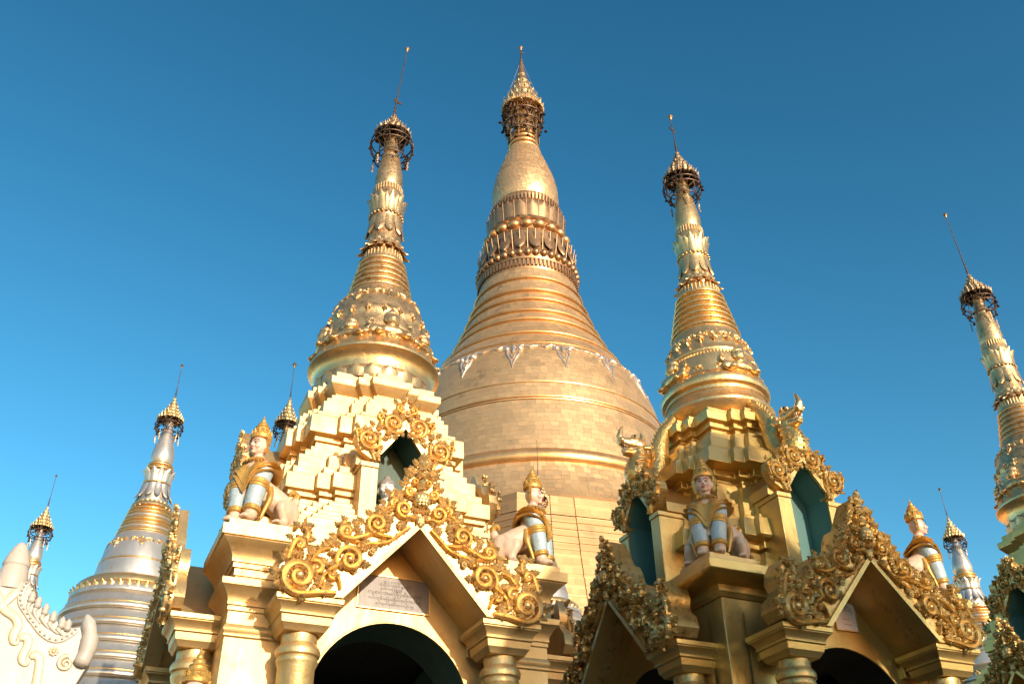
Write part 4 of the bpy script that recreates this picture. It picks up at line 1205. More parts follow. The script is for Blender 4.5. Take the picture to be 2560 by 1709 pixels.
def plate_list(prof, w, h, seed, off=.014, jit=.0018):
    """rows of slightly crooked sheet plates over a lathe profile (bottom to top); yields corner blocks and azimuth"""
    rng = np.random.RandomState(seed)
    P = np.array(sorted(prof, key=lambda p: p[1]))
    sl = np.concatenate([[0], np.cumsum(np.hypot(np.diff(P[:, 0]), np.diff(P[:, 1])))])
    rows = max(1, int(sl[-1] / h))
    out = []
    for i in range(rows):
        s0 = sl[-1] * (i + .012) / rows; s1 = sl[-1] * (i + .988) / rows
        r0, r1 = np.interp([s0, s1], sl, P[:, 0]); z0, z1 = np.interp([s0, s1], sl, P[:, 1])
        nn = np.array([z1 - z0, r0 - r1]); nn /= np.hypot(*nn)
        n = int(2 * PI * (r0 + r1) / 2 / w); ph = rng.rand()
        for j in range(n):
            a0 = 2 * PI * (j + ph + .01) / n; a1 = 2 * PI * (j + ph + .99) / n; am = (a0 + a1) / 2
            N = np.array([nn[0] * math.sin(am), -nn[0] * math.cos(am), nn[1]])
            c = np.array([[r0 * math.sin(a0), -r0 * math.cos(a0), z0], [r0 * math.sin(a1), -r0 * math.cos(a1), z0], [r1 * math.sin(a1), -r1 * math.cos(a1), z1], [r1 * math.sin(a0), -r1 * math.cos(a0), z1]])
            tx, ty = rng.randn(2) * jit
            d = off + rng.rand() * .008 + np.array([-tx - ty, tx - ty, tx + ty, -tx + ty])
            top = c + N[None, :] * d[:, None]
            out.append((c, top, am, (z0 + z1) / 2))
    return out
PF = [(4, 5, 6, 7), (0, 1, 5, 4), (1, 2, 6, 5), (2, 3, 7, 6), (3, 0, 4, 7)]
def plates_mesh(lst, name, mat='plate'):
    V = np.concatenate([np.concatenate([c, t]) for c, t, _, _ in lst])
    F = [tuple(i + 8 * k for i in q) for k in range(len(lst)) for q in PF]
    me = bpy.data.meshes.new(name)
    me.from_pydata(V.tolist(), [], F)
    me.update()
    me.materials.append(M_[mat])
    return me
allp = []
seg = lambda pr, z0, z1: [(float(np.interp(z, [p[1] for p in pr], [p[0] for p in pr])), z) for z in np.linspace(z0, z1, 12)]
allp += plate_list(seg(CONE, 35.6, 40.45), .64, .42, 1)
allp += plate_list(seg(CONE, 40.95, 42.3), .64, .42, 2)
allp += plate_list(seg(CONE, 42.45, 47.3), .64, .42, 3)
for z0, z1, sd in ((47.75, 49.0, 4), (49.65, 51.3, 5), (51.95, 52.75, 6), (53.35, 54.5, 7), (55.1, 55.8, 8), (56.4, 57.75, 9), (58.35, 59.5, 10)):
    allp += plate_list(seg(CONE, z0, z1), .6, .42, sd)
allp += plate_list(sorted(FLARE, key=lambda p: p[1]), .62, .42, 11, .016, .006)
allp += plate_list(BUDP, .5, .34, 12, .015, .006)
near = [i for i, p in enumerate(allp) if abs((p[2] + PI) % (2 * PI) - PI) < .62 and 37.2 < p[3] < 47.2]
near = sorted(near, key=lambda i: (round(allp[i][3], 1), allp[i][2]))[:300]
ns = set(near)
put('gold_plates', plates_mesh([p for i, p in enumerate(allp) if i not in ns], 'gold_plates'), ms, kind='stuff')
for i in near:
    put('gold_plate', plates_mesh([allp[i]], 'gold_plate'), ms)
# ring mouldings
for z, h, d in ((58.0, .5, .26), (56.1, .6, .32), (54.75, .55, .30), (53.0, .55, .30), (51.6, .6, .32), (49.3, .6, .34), (47.45, .22, .12)):
    r = float(np.interp(z, [p[1] for p in CONE], [p[0] for p in CONE])) - .02
    r2 = float(np.interp(z + h, [p[1] for p in CONE], [p[0] for p in CONE])) - .02
    pr = [(r + (r2 - r) * i / 6 + d * math.sin(PI * i / 6), z - h * .15 + h * i / 6) for i in range(7)]
    put('ring_moulding', MB().lathe([(r - .3, z - h * .15)] + pr + [(r2 - .3, z + h * .85)], 128).mesh('ring_moulding', 'big_gold', 60), ms)
for z in (40.55, 40.82, 42.37):
    r = float(np.interp(z, [p[1] for p in CONE], [p[0] for p in CONE]))
    put('thin_band', MB().lathe([(r - .2, z - .06), (r + .10, z - .05), (r + .11, z + .05), (r - .2, z + .06)], 128).mesh('thin_band', 'big_gold', 30), ms)
put('thick_band', MB().lathe([(13.1, 34.35), (13.55, 34.4), (13.72, 34.6), (13.78, 34.9), (13.70, 35.25), (13.5, 35.45), (13.0, 35.5)], 128).mesh('thick_band', 'big_gold', 50), ms)
# pendant swags
def swag():
    mb = MB(); pr = CONE
    for sg in (-1, 1):
        f = lambda pts: [(sg * x, 46.35 + y) for x, y in pts]
        mb.tube(on_surface(f(spiral(.55, .05, .32, .08, 160, -1.2, 16, [(.05, .45)])), pr, .05), .11, 6)
        mb.tube(on_surface(f(smooth_path([(.55, .42), (.95, .50), (1.35, .22), (1.7, .36), (2.05, .42)], 3)), pr, .05), [.12, .13, .13, .12, .12, .11, .10, .10, .09, .08, .07, .06, .05], 6)
        mb.tube(on_surface(f(smooth_path([(.50, -.25), (.46, -.8), (.22, -1.3), (.05, -1.9), (0, -2.3)], 3)), pr, .04), [.12 - .007 * i for i in range(13)], 6)
        mb.tube(on_surface(f(smooth_path([(.30, -.1), (.22, -.6), (.04, -1.2)], 3)), pr, .04), .06, 6)
        mb.ell(on_surface([(sg * .55, 46.4)], pr, .1)[0], (.24, .24, .24), 8, 6)
    mb.tube(on_surface([(0, 47.1), (0, 46.5), (0, 45.9)], pr, .08), [.06, .22, .06], 6)
    return mb.mesh('swag', 'silver', 60)
sw = swag()
for j in range(16):
    put('swag', sw, ms, rz=2 * PI * (j + .62) / 16)
# lotus bands
lb = put('lotus_band', MB().lathe([(4.8, 59.4), (4.95, 59.7), (5.0, 60.6), (4.85, 60.9), (5.0, 61.3), (4.75, 62.3), (4.55, 64.2), (4.42, 64.9), (4.5, 65.0), (4.45, 65.2), (4.1, 65.3), (4.05, 66.6), (4.3, 66.75), (4.25, 66.95), (3.95, 67.1), (3.95, 68.6), (3.75, 69.6), (3.6, 70.0), (3.55, 70.6), (3.35, 71.4)], 96).mesh('lotus_band', 'big_bronze', 40), ms)
tooth = MB().box(-.11, .11, -.14, .2, 0, .75).mesh('tooth', 'big_bronze')
ring_of(lb, 'tooth', tooth, 78, 5.02, 59.9, 0)
ring_of(lb, 'tooth', tooth, 62, 3.66, 69.85, RAD(6), scale=(.9, .9, 1.0))
put('drip_edge', MB().lathe([(4.9, 60.65), (5.16, 60.7), (5.18, 60.8), (4.9, 60.85)], 96).mesh('drip_edge', 'big_bronze', 40), lb)
knob = MB().ell((0, 0, 0), (.36, .42, .42), 10, 8).mesh('knob', 'big_bronze', 180)
ring_of(lb, 'knob', knob, 40, 4.98, 61.55)
bead = MB().ell((0, 0, 0), (.62, .5, .52), 14, 10).mesh('bead', 'big_gold', 180)
ring_of(lb, 'bead', bead, 20, 4.22, 65.95)
pan = MB()
pp = petal_mesh('big_bronze', 2.5, 1.25, .12, .14)
ring_of(lb, 'petal', pp, 20, 4.62, 64.6, RAD(-9), phase=.5, flip=True)
pp2 = petal_mesh('big_bronze', 2.1, 1.3, .06, .12)
ring_of(lb, 'petal', pp2, 20, 3.98, 67.2, RAD(4), phase=.5)
rib = MB().tube([(0, 0, 0), (0, 0, 2.3)], .07, 6).mesh('rib', 'big_bronze', 60)
ring_of(lb, 'rib', rib, 40, 4.72, 62.2, RAD(10))
ring_of(lb, 'rib', rib, 40, 4.02, 67.1, RAD(4))
put('bud', MB().lathe([(r - .02, z) for r, z in BUDP], 96).mesh('bud', 'big_gold', 60), ms)
for z, r, h in ((79.8, 1.75, .5), (80.6, 1.62, .5), (81.4, 1.50, .5), (82.2, 1.38, .5)):
    put('ring_moulding', MB().lathe([(r - .3, z)] + torus_prof(r, z, h, .14, 6) + [(r - .3, z + h)], 48).mesh('ring_moulding', 'big_gold', 60), ms)
put('spindle', MB().lathe([(1.3, 82.3), (1.1, 84), (.9, 86), (.6, 88), (.4, 92)], 32).mesh('spindle', 'big_gold', 60), ms)
um = umbrella(ms, 86.75, 2.30, 95.5, [(85.4, 2.30), (84.2, 2.12), (82.9, 1.80), (81.7, 1.55)], 98.6, 'filigree', 'iron', vane=(97.3, .45, .4), bulb=.28, n=40, streamers=0)
put('encrusted_cone', MB().lathe([(.50, 91.8), (.62, 92.0), (.55, 92.6), (.50, 92.8), (.44, 93.6), (.40, 93.7), (.32, 94.6), (.28, 94.8), (.18, 95.8)], 20).mesh('encrusted_cone', 'tarnish', 30), um)
pb = MB().lathe([(2.30, 86.6), (2.42, 86.65), (2.42, 87.35), (2.2, 87.4)], 48)
for j in range(48):
    a = 2 * PI * j / 48
    pb.box(-.05, .05, -.05, .05, 0, .5) if False else pb.ell((2.44 * math.cos(a), 2.44 * math.sin(a), 87.0), (.09, .09, .22), 6, 4)
put('crown_band', pb.mesh('crown_band', 'filigree', 40), um)
sp_ = MB()
for j in range(16):
    a = 2 * PI * j / 16
    sp_.tube([(2.3 * math.cos(a), 2.3 * math.sin(a), 87.3), (2.3 * math.cos(a), 2.3 * math.sin(a), 88.5)], [.12, .03], 5)
    sp_.tube([(1.3 * math.cos(a), 1.3 * math.sin(a), 89.2), (1.35 * math.cos(a), 1.35 * math.sin(a), 90.2)], [.1, .03], 5)
put('crown_spike', sp_.mesh('crown_spike', 'filigree', 60), um)
st_ = MB()
for j in range(10):
    a = 2 * PI * j / 10; b2 = a + 2 * PI / 10
    c0, d0 = math.cos(a), math.sin(a); c1, d1 = math.cos(b2), math.sin(b2)
    st_.tube([(1.75 * c0, 1.75 * d0, 81.2), (1.95 * c0, 1.95 * d0, 86.6)], .06, 5)
    st_.tube([(1.78 * c0, 1.78 * d0, 82.2), (1.93 * c1, 1.93 * d1, 86.0)], .05, 5)
    st_.tube([(1.78 * c1, 1.78 * d1, 82.2), (1.93 * c0, 1.93 * d0, 86.0)], .05, 5)
put('strut', st_.mesh('strut', 'filigree', 60), um)
for sx in (-1, 1):
    put('guy_wire', MB().tube([(sx * .25, -.2, 94.8), (sx * 1.9, -.8, 88.0)], .018, 4).mesh('guy_wire', 'silver', 60), um)
rnd = random.Random(5)
bmn = cached(('bell', 'iron'), lambda: bell_mesh('iron'))
for j in range(70):
    a = rnd.uniform(0, 2 * PI); z = rnd.uniform(81.6, 86.2)
    r = float(np.interp(z, [81.6, 83, 84.5, 86.2], [1.6, 1.9, 2.2, 2.3]))
    put('wind_bell', bmn, um, (r * math.cos(a), r * math.sin(a), z), 0, rnd.uniform(.18, .3))
for j in range(8):
    a = 2 * PI * (j + .35) / 8
    put('wind_bell', bmn, um, (2.75 * math.cos(a), 2.75 * math.sin(a), 84.2 + (j % 2) * .6), 0, .34)

# octagonal terraces with stepped corners
def octo(r, z, s=.09):
    pts = []
    h = r * math.tan(PI / 8)
    side = [(-h, 0), (-h * .62, 0), (-h * .62, s), (-h * .34, s), (-h * .34, 2 * s), (h * .34, 2 * s), (h * .34, s), (h * .62, s), (h * .62, 0)]
    for k in range(8):
        a = PI / 4 * k + .30
        for u, d in side:
            x, y = u, -(r + d)
            pts.append((x * math.cos(a) - y * math.sin(a), x * math.sin(a) + y * math.cos(a), z))
    return pts
def terrace_profile(z, zend, r, step, dr):
    out = []
    while z > zend:
        out += [(r - .10, z), (r - .10, z - .10), (r, z - .13), (r + .03, z - step * .74), (r + .11, z - step * .78), (r + .11, z - step + .01)]
        z -= step; r += dr
    return out
TER = [terrace_profile(30.5, 28.9, 15.35, .80, .20), terrace_profile(28.85, 26.6, 15.75, .56, .15), terrace_profile(26.3, 24.0, 16.4, .76, .24), terrace_profile(23.9, 21.0, 17.2, .72, .24), terrace_profile(20.9, 18.2, 18.2, .9, .3),
       [(19.2, 18.1), (20.4, 18.0), (21, 14), (23, 13.9), (23.5, 10), (26, 9.9), (26.5, 6), (30, 5.9), (30, 0)]]
rngt = np.random.RandomState(33)
for t in TER:
    o = put('terrace', MB().loft([octo(r, z) for r, z in t[::-1]]).mesh('terrace', 'terrace_plate', 25), ms, bevel=.03)
    # sheet plates on the taller faces
    lst = []
    for (r1, z1), (r0, z0) in zip(t[:-1], t[1:]):
        if z1 - z0 < .3 or z0 < 17: continue
        A = np.array(octo(r0, z0)); B = np.array(octo(r1, z1)); n = len(A)
        nr = max(1, int((z1 - z0) / .32))
        for j in range(n):
            p, q, p2, q2 = A[j], A[(j + 1) % n], B[j], B[(j + 1) % n]
            ln = np.linalg.norm(q - p)
            if ln < .6 or (p + q)[1] > 0: continue
            nrm = np.cross(q - p, p2 - p); nrm /= np.linalg.norm(nrm)
            if nrm[:2] @ (p + q)[:2] < 0: nrm = -nrm
            nc = max(1, int(ln / .5))
            for a in range(nc):
                for b in range(nr):
                    u0, u1, v0, v1 = (a + .005) / nc, (a + .995) / nc, (b + .008) / nr, (b + .992) / nr
                    bl = lambda u, v: (p * (1 - u) + q * u) * (1 - v) + (p2 * (1 - u) + q2 * u) * v
                    c = np.array([bl(u0, v0), bl(u1, v0), bl(u1, v1), bl(u0, v1)])
                    tx, ty = rngt.randn(2) * .003
                    d = .008 + rngt.rand() * .012 + np.array([-tx - ty, tx - ty, tx + ty, -tx + ty])
                    lst.append((c, c + nrm[None] * d[:, None], 0, 0))
    if lst: put('wall_plates', plates_mesh(lst, 'wall_plates', 'terrace_plate'), o, kind='stuff')

# ------------------------------------------------------------------ the row of shrines
shL = shrine('gilded_shrine', 'pale gold shrine with tiered roof and large inscribed plaque, nearest on the left', 'shrine', POS_L, 'L', 'pale_gold', 'green', 'green', 1.93)
umbrella(shL, 11.985, .243, 12.48, [(11.83, .30), (11.72, .305), (11.50, .235)], 14.06, 'tarnish', 'iron', lean=(.13, .0), vane=(12.75, .10, RAD(20)))
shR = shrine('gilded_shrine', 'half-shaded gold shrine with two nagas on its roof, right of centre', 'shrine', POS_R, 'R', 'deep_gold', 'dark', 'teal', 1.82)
umbrella(shR, 11.96, .25, 12.61, [(11.82, .285), (11.72, .29), (11.56, .21)], 13.43, 'tarnish', 'iron', lean=(-.02, 0), vane=(13.05, .10, RAD(200)), bulb=.044)
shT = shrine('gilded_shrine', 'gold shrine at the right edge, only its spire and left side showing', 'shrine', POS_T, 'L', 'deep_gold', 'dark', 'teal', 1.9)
umbrella(shT, 11.96, .25, 12.50, [(11.82, .285), (11.72, .29), (11.52, .22)], 13.98, 'tarnish', 'iron', lean=(-.05, 0), vane=(13.3, .06, RAD(20)), bulb=.042)

CUR['wall'], CUR['carve'] = 'pale_gold', 'rich_gold'
# inscribed plaques
def lettering(par, lines, width, x0, ztop, y, size):
    dg = None
    for txt, z, s, xx in lines:
        cu_ = bpy.data.curves.new('t', 'FONT')
        cu_.body = txt; cu_.size = s; cu_.align_x = 'CENTER'
        tmp = bpy.data.objects.new('t', cu_); COL.objects.link(tmp)
        dg = bpy.context.evaluated_depsgraph_get()
        me = bpy.data.meshes.new_from_object(tmp.evaluated_get(dg))
        bpy.data.objects.remove(tmp)
        if len(me.vertices) == 0: continue
        xs = [v.co.x for v in me.vertices]
        w = max(xs) - min(xs)
        k = min(1.0, width / w) if w > 0 else 1
        me.transform(Matrix.Diagonal((k, 1, 1, 1)))
        me.materials.clear(); me.materials.append(M_['ink'])
        me.name = 'lettering'
        put('lettering', me, par, mat4=Matrix.Translation((x0 + xx, y, z)) @ Matrix.Rotation(PI / 2, 4, 'X'))
def plaque(sh, x, z, w, h, mat, lines, ti=0.0, y0=-1.40):
    pm = MB().prism([(-w / 2, -h / 2), (w / 2, -h / 2), (w / 2, h / 2), (-w / 2, h / 2)], -.018, .02).mesh('inscription_plaque', mat, 30)
    p = put('inscription_plaque', pm, sh, mat4=Matrix.Translation((x, y0, z)) @ Matrix.Rotation(RAD(-ti), 4, 'Y'), bevel=.006)
    fr = MB()
    for a, b, c, d in ((-w / 2 - .012, w / 2 + .012, h / 2, h / 2 + .012), (-w / 2 - .012, w / 2 + .012, -h / 2 - .012, -h / 2), (-w / 2 - .012, -w / 2, -h / 2, h / 2), (w / 2, w / 2 + .012, -h / 2, h / 2)):
        fr.prism([(a, c), (b, c), (b, d), (a, d)], -.024, .02)
    put('plaque_frame', fr.mesh('plaque_frame', 'rich_gold', 30), p)
    lettering(p, lines, w * .80, 0, 0, -.0195, .05)
    return p
plaque(shL, -.02, 4.65, .68, .30, 'plaque', [
    ('၁၃၂၇ ခု ကုသိုလ်', .098, .026, -.02), ('ကိုဘိုးသာအောင် ရွှေဆိုင်', .064, .030, 0), ('မယားမမြ ရန်ကုန်', .030, .028, -.03),
    ('ကျောင်းအမကြီးဒေါ်စောတင့်', -.018, .044, .01), ('သားသ္မီးမြေးမြစ်တစုတို့ကောင်းမှု', -.068, .036, .01), ('နတ်လူသာဓုခေါ်စေသတည်း ၅၅', -.112, .028, .01)])
plaque(shR, .11, 4.71, .27, .29, 'plaque_pale', [('အလှူရှင်', .095, .036, 0), ('ဦးမောင်ကြီး', .05, .036, 0), ('မိသားစု', -.04, .026, 0), ('ကောင်းမှု', -.095, .026, 0)])

# statues on the corners
FLOORZ = 5.07
DIAG = ROW_A - PI / 4
sphinx('sunlit crowned guardian with pale blue legs facing left on the nearest shrine', in_row(POS_L, -1.44, -1.44, FLOORZ), DIAG, -8, scale=.95)
sphinx('crowned guardian in profile facing right, in front of the great golden dome', in_row(POS_L, 1.44, -1.44, FLOORZ), ROW_A + PI / 4, 6, scale=.95)
sphinx('shaded crowned guardian facing the viewer, below the naga roof', in_row(POS_R, -1.44, -1.44, FLOORZ), DIAG, 2, scale=.95)
sphinx('crowned guardian in profile against the sky right of the naga-roofed shrine', in_row(POS_R, 1.44, -1.44, FLOORZ), ROW_A + PI / 4, 4, scale=.95)
naga('golden naga with raised head over the right-hand niche pediment', POS_R, ROW_A)
naga('golden naga stretching left with open jaws against the great dome', POS_R, ROW_A - PI / 2)
buddha('small white Buddha head peeping out of the green niche', in_row(POS_L, -.10, -1.22, 5.24), ROW_A - RAD(14), .74)

# ------------------------------------------------------------------ slim stupas behind
def slim_stupa(name, label, pos, zr, sz, sr, body, trim, ur, tip, lean=(0, 0), bulb=.03, dark='iron', light='filigree'):
    t = thing(name, label, 'stupa', pos, 0, 'slim stupas behind the shrines')
    Z = lambda z: zr + sz * (z - 10.036)
    R_ = lambda r: r * sr
    def part(nm, pr, mat, ang=40, n=48):
        return put(nm, MB().lathe([(R_(r), Z(z)) for r, z in pr], n).mesh(nm, mat, ang), t)
    part('bud', [(.15, 9.14), (.175, 9.20), (.19, 9.28), (.186, 9.36), (.165, 9.48), (.125, 9.64), (.09, 9.82), (.065, 9.98), (.05, 10.1)], body, 60)
    part('gold_ring', [(.17, 8.98)] + torus_prof(.215, 9.0, .07, .025) + torus_prof(.20, 9.08, .07, .02) + [(.15, 9.16)], trim, 60)
    lo = part('lotus_band', [(.24, 8.40), (.23, 8.5), (.215, 8.7), (.20, 8.86), (.205, 9.0)], body)
    pm = petal_mesh(body, .30 * sz, .12 * sr, .05 * sr, .02 * sr)
    ring_of(lo, 'petal', pm, 12, R_(.20), Z(8.78), RAD(3), scale=(1, 1, .8))
    ring_of(lo, 'petal', pm, 12, R_(.215), Z(8.74), RAD(-8), flip=True, scale=(1, 1, .9))
    part('gold_ring', [(.17, 8.74)] + torus_prof(.205, 8.74, .06, .03) + [(.17, 8.82)], trim, 60)
    fl = part('gold_flare', [(.25, 8.27), (.33, 8.31), (.325, 8.36), (.27, 8.40), (.22, 8.44)], trim, 50)
    ring_of(fl, 'petal', petal_mesh(trim, .11 * sz, .075 * sr, .03, .015), 22, R_(.285), Z(8.40), RAD(-6), flip=True)
    k = 7
    for i in range(k):
        z0 = 7.78 + (8.28 - 7.78) * i / k; h = .5 / k; r = .455 + (.325 - .455) * i / k
        part('moulding', [(r - .03, z0)] + torus_prof(r - .005, z0 + h * .05, h * .8, .022) + [(r - .04, z0 + h)], body if i % 3 == 1 else trim, 60)
    bellp = [(.65, 7.0), (.645, 7.10), (.625, 7.25), (.60, 7.36), (.565, 7.53), (.52, 7.66), (.475, 7.75), (.45, 7.80)]
    bl = part('bell', bellp, body, 60, 64)
    part('thin_band', [(.55, 7.265)] + torus_prof(.622, 7.27, .03, .008) + [(.55, 7.305)], trim, 60)
    gp = [(R_(r), Z(z)) for r, z in bellp]
    gm = garland_mesh(gp, Z(7.60), 1, .24 * sr, .015 * sr, trim)
    for j in range(8): put('garland', gm, bl, rz=2 * PI * (j + .4) / 8)
    part('gold_lip', [(.80, 6.80), (.87, 6.83), (.86, 6.90), (.80, 6.955), (.70, 6.99), (.64, 7.02)], trim, 60, 64)
    lp = part('lotus_lip', [(.85, 6.62), (.93, 6.66), (.925, 6.72), (.87, 6.80)], body, 60, 64)
    ring_of(lp, 'petal', petal_mesh(trim, .13 * sz, .10 * sr, .02, .02), 44, R_(.90), Z(6.68), RAD(4))
    z = 6.62; r = .90; i = 0
    while z > 4.6:
        h = .26
        part('ring_moulding', [(r + .10, z - h)] + [(r + .115, z - h + .02), (r + .115, z - h + .07), (r + .085, z - h + .09), (r + .05, z - .05), (r + .02, z)], body, 60, 64)
        part('gold_line', [(r, z - h + .085)] + torus_prof(r + .08, z - h + .085, .03, .014, 4) + [(r, z - h + .12)], trim, 60, 64)
        z -= h; r += .05; i += 1
    zz = Z(z)
    pl = MB()
    q = R_(r + .15)
    pl.sqloft([(q * 1.35, 0), (q * 1.3, zz * .5), (q * 1.12, zz * .5 + .02), (q * 1.1, zz - .55), (q * 1.16, zz - .5), (q * 1.16, zz - .4), (q * 1.02, zz - .38), (q * 1.0, zz - .1), (q * 1.05, zz - .08), (q * 1.05, zz)])
    put('plinth', pl.mesh('plinth', 'pale_gold', 25), t, rz=ROW_A, bevel=.01)
    umbrella(t, zr, ur, zr + (tip - zr) * .42, [(zr - .5 * ur, ur * 1.16), (zr - .85 * ur, ur * 1.15), (zr - 1.3 * ur, ur * .9)], tip, light, dark, lean, None, bulb, 24, 5)
    return t
slim_stupa('silver_stupa', 'tall silver stupa with gold bands left of the nearest shrine', (-6.083, 14.80, 0), 10.036, 1.0, 1.0, 'silver', 'bright_gold', .203, 11.24)
slim_stupa('silver_stupa', 'distant small silver spire at the far left behind the white gable', (-11.24, 21.21, 0), 10.825, .93, .92, 'silver', 'bright_gold', .23, 12.24)
slim_stupa('silver_stupa', 'slim silver and gold spire between the shrines at the right', (8.70, 18.01, 0), 8.892, .85, .98, 'silver', 'bright_gold', .18, 10.0)
slim_stupa('gold_stupa', 'dark-tipped slim spire peeking out beside the tiered roof of the nearest shrine', (-3.659, 13.513, 0), 9.20, .95, .66, 'leaf_gold', 'bright_gold', .17, 10.40, bulb=.037)
slim_stupa('silver_stupa', 'thin spire in front of the great dome behind the profile guardian', (.818, 29.99, 0), 15.43, 1.22, 1.35, 'silver', 'bright_gold', .26, 17.65, bulb=.02)

# ------------------------------------------------------------------ white carved gable at the left edge
WP = Vector((-3.4087, 6.6806, 0))
wg = thing('white_gable', 'white stucco gable with cream scrolls and lotus crest at the left edge', 'gable', WP, ROW_A)
CXG = -.235
edge = [(-.10, 4.07), (-0.074, 4.026), (-0.055, 3.985), (-0.03, 3.95), (0.02, 3.91), (0.075, 3.87), (0.14, 3.825), (0.20, 3.80), (0.255, 3.785), (0.30, 3.80), (0.317, 3.78), (0.312, 3.84), (0.319, 3.882), (0.337, 3.884), (0.38, 3.834), (0.419, 3.744), (0.43, 3.651), (0.423, 3.564), (0.391, 3.483), (0.365, 3.41), (0.354, 3.25), (.354, 2.7)]
mir = [(2 * CXG - x, z) for x, z in edge[::-1]]
ww = put('wall', MB().prism(edge + mir, 0, .22).mesh('wall', 'white', 30), wg, bevel=.012)
put('lower_wall', MB().box(-1.0, .53, .02, .5, 0, 2.72).mesh('lower_wall', 'white', 30), wg, bevel=.01)
put('finial', MB().lathe([(.10, 4.02), (.105, 4.08), (.10, 4.14), (.088, 4.195), (.092, 4.20), (.094, 4.215), (.078, 4.27), (.055, 4.33), (.03, 4.372), (.006, 4.388)], 28, CXG + .015, .08).mesh('finial', 'white', 50), wg)
hn = smooth_path([(.36, 3.52), (.385, 3.62), (.385, 3.72), (.355, 3.82), (.327, 3.885)], 4)
def both(nm, fn, mat='cream', ang=60):
    me = fn().mesh(nm, mat, ang)
    for mm in (Matrix.Identity(4), Matrix.Translation((2 * CXG, 0, 0)) @ MIR):
        put(nm, me, ww, mat4=mm)
both('horn', lambda: MB().tube([(x, -.02, z) for x, z in hn], [.03] + [.055] * 4 + [.06] * 4 + [.05] * 4 + [.04, .03, .02, .008], 12, 1.2), 'white')
beads = [(-0.114, 4.062), (-0.123, 4.033), (-0.131, 4.008), (-0.131, 3.974), (-0.123, 3.937), (-0.108, 3.906), (-0.087, 3.88), (-0.058, 3.85), (-0.032, 3.82), (-0.005, 3.796), (0.02, 3.769), (0.055, 3.736), (0.089, 3.713), (0.127, 3.694), (0.168, 3.689), (0.206, 3.7), (0.235, 3.723), (0.261, 3.746), (0.279, 3.775)]
bdm = MB().ell((0, 0, 0), (.0095, .010, .0095), 10, 6).mesh('bead', 'white', 180)
for mm in (Matrix.Identity(4), Matrix.Translation((2 * CXG, 0, 0)) @ MIR):
    for x, z in beads:
        put('bead', bdm, ww, mat4=mm @ Matrix.Translation((x, -.016, z)))
inner = [(-0.159, 3.994), (-0.145, 3.927), (-0.106, 3.871), (-0.039, 3.799), (0.041, 3.721), (0.099, 3.681), (0.158, 3.665), (0.211, 3.677), (0.265, 3.713), (0.297, 3.764)]
both('bead_band', lambda: MB().ribbon(smooth_path(beads, 2), .045, .012), 'white')
both('scroll_band', lambda: MB().ribbon(smooth_path([(-0.308, 3.995), (-0.221, 3.871), (-0.129, 3.815), (-0.095, 3.759), (-0.107, 3.705), (-0.100, 3.652), (-0.076, 3.640), (-0.066, 3.662)], 5), [.062] * 22 + [.060 - .0034 * q for q in range(14)], .016))
both('scroll_band', lambda: MB().ribbon(smooth_path([(-0.066, 3.676), (-0.031, 3.688), (-0.008, 3.667), (-0.004, 3.618), (-0.017, 3.565), (-0.009, 3.520), (0.022, 3.505), (0.035, 3.530)], 5), [.040, .046, .05] + [.058] * 19 + [.056 - .0032 * q for q in range(14)], .016))
both('scroll_band', lambda: MB().ribbon(smooth_path([(0.034, 3.551), (0.058, 3.572), (0.092, 3.55), (0.105, 3.488), (0.110, 3.412), (0.118, 3.331), (.12, 3.2)], 5), [.036, .044, .05] + [.058] * 28, .016))
both('scroll_band', lambda: MB().ribbon(spiral(.268, 3.535, .055, .010, 80, 1.5, 30), [.036 - .0006 * q for q in range(31)], .018))
lots = [(-0.056, 3.945), (-0.007, 3.912), (0.052, 3.870), (0.113, 3.825), (0.179, 3.788), (0.222, 3.776)]
lm = MB()
lm.ell((0, -.01, 0), (.026, .024, .024), 10, 8); lm.lathe([(.022, .01), (.026, .03), (.018, .05), (.004, .068)], 10, 0, -.01)
lotm = lm.mesh('lotus', 'white', 60)
stm = MB().tube(smooth_path([(0, -.005, -.01), (-.01, -.008, -.05), (.015, -.006, -.10), (.045, -.004, -.135)], 3), [.013, .015, .015, .014, .013, .012, .011, .010, .009, .008], 8).mesh('lotus_stem', 'white', 60)
for mm in (Matrix.Identity(4), Matrix.Translation((2 * CXG, 0, 0)) @ MIR):
    for i, (x, z) in enumerate(lots):
        put('lotus', lotm, ww, mat4=mm @ Matrix.Translation((x, 0.0, z)))
        if i < 5: put('lotus_stem', stm, ww, mat4=mm @ Matrix.Translation((x, 0, z)) @ Matrix.Diagonal((1 + .1 * i, 1, 1 - .1 * i, 1)))
    put('flower', cached('wflower', lambda: flower_mesh('cream')), ww, mat4=mm @ Matrix.Translation((.172, -.004, 3.609)) @ Matrix.Diagonal((.036, .03, .036, 1)))

# ------------------------------------------------------------------ crowned figure on a pier at the lower left
fx = Vector((-1.888, 5.695, 0))
pier = put('boundary_pier', MB().sqloft([(.30, 0), (.30, .2), (.24, .24), (.22, 2.15), (.27, 2.20), (.30, 2.25), (.30, 2.34)]).mesh('boundary_pier', 'pale_gold', 25), None, fx, ROW_A, bevel=.01)
tag(pier, 'gold square pier under the crowned figure at the bottom left', 'pier')
sphinx('crowned figure cut by the lower edge of the picture, left of the sunlit column', fx + Vector((0, .05, 2.41)), ROW_A - RAD(20), 0, None, .75)

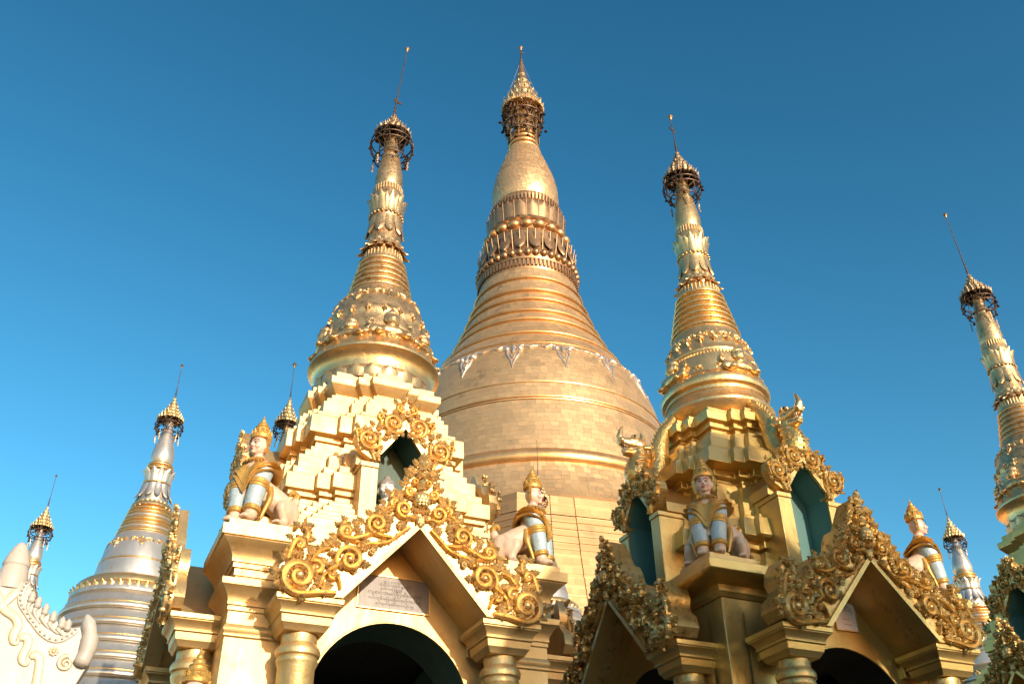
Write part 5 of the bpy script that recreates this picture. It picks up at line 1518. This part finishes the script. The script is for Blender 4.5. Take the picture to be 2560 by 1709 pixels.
# ------------------------------------------------------------------ pavilion to the right of the viewer; its shadow falls on the naga shrine
def shade_pavilion():
    dl = SUN_AZ - ROW_A
    u, w = -1.7, -14.0
    p = in_row(POS_R, u * math.cos(dl) - w * math.sin(dl), u * math.sin(dl) + w * math.cos(dl))
    t = thing('tiered_pavilion', 'tiered wooden pavilion outside the picture to the right of the viewer', 'pavilion', p, ROW_A + dl)
    k = 14.0 * math.tan(SUN_EL)
    zz = lambda V: V + k
    put('tower', MB().sqloft([(.95, zz(4.2)), (.95, zz(6.6))]).mesh('tower', 'rich_gold', 25), t)
    put('upper_roof', MB().sqloft([(1.15, zz(6.5)), (1.2, zz(6.58)), (.7, zz(6.8)), (.1, zz(7.1))]).mesh('upper_roof', 'tarnish', 25), t)
    put('lower_roof', MB().sqloft([(1.9, zz(3.45)), (1.95, zz(3.57)), (1.45, zz(4.4)), (1.0, zz(5.05)), (.9, zz(5.1))]).mesh('lower_roof', 'tarnish', 25), t)
    put('hall', MB().sqloft([(1.85, 0), (1.85, zz(3.5))]).mesh('hall', 'rich_gold', 25), t)
    return t
shade_pavilion()

# ------------------------------------------------------------------ unseen halls added behind the viewer to darken ground and low sky
def hall(x, y, w, d, h, rz, label):
    t = thing('added_hall', label, 'hall', (x, y, 0), rz, 'added halls behind the viewer')
    put('wall', MB().box(-w / 2, w / 2, -d / 2, d / 2, 0, h * .6).mesh('wall', 'teak', 25), t)
    put('roof', MB().loft([[(-a, -b, z), (a, -b, z), (a, b, z), (-a, b, z)] for a, b, z in ((w * .58, d * .6, h * .58), (w * .58, d * .6, h * .62), (w * .42, d * .36, h * .82), (w * .4, d * .3, h * .84), (w * .3, .1, h))]).mesh('roof', 'roof_iron', 25), t)
    for sx in (-.45, -.15, .15, .45):
        put('post', MB().lathe([(.2, 0), (.16, .3), (.14, h * .58)], 12).mesh('post', 'rich_gold', 40), t, (sx * w, -d * .55, 0))
M_['teak'] = paint('dark_teak', (0.10, 0.055, 0.03), (0.14, 0.08, 0.045), 0, .5, 4, .1, 30)
M_['roof_iron'] = paint('rusty_roof', (0.16, 0.085, 0.06), (0.11, 0.06, 0.045), 0.1, .6, 4, .1, 30)
hall(16, -17, 12, 6, 6.0, RAD(215), 'added brown hall, unseen behind the viewer on the right')
hall(3, -22, 12, 6, 6.2, RAD(180), 'added brown hall, unseen straight behind the viewer')
hall(-12, -17, 12, 6, 6.5, RAD(145), 'added brown hall, unseen behind the viewer on the left')
hall(-19, -3, 12, 6, 7.0, RAD(100), 'added brown hall, unseen to the left of the viewer')
hall(22, -4, 10, 6, 6.0, RAD(255), 'added brown hall, unseen to the right of the viewer')
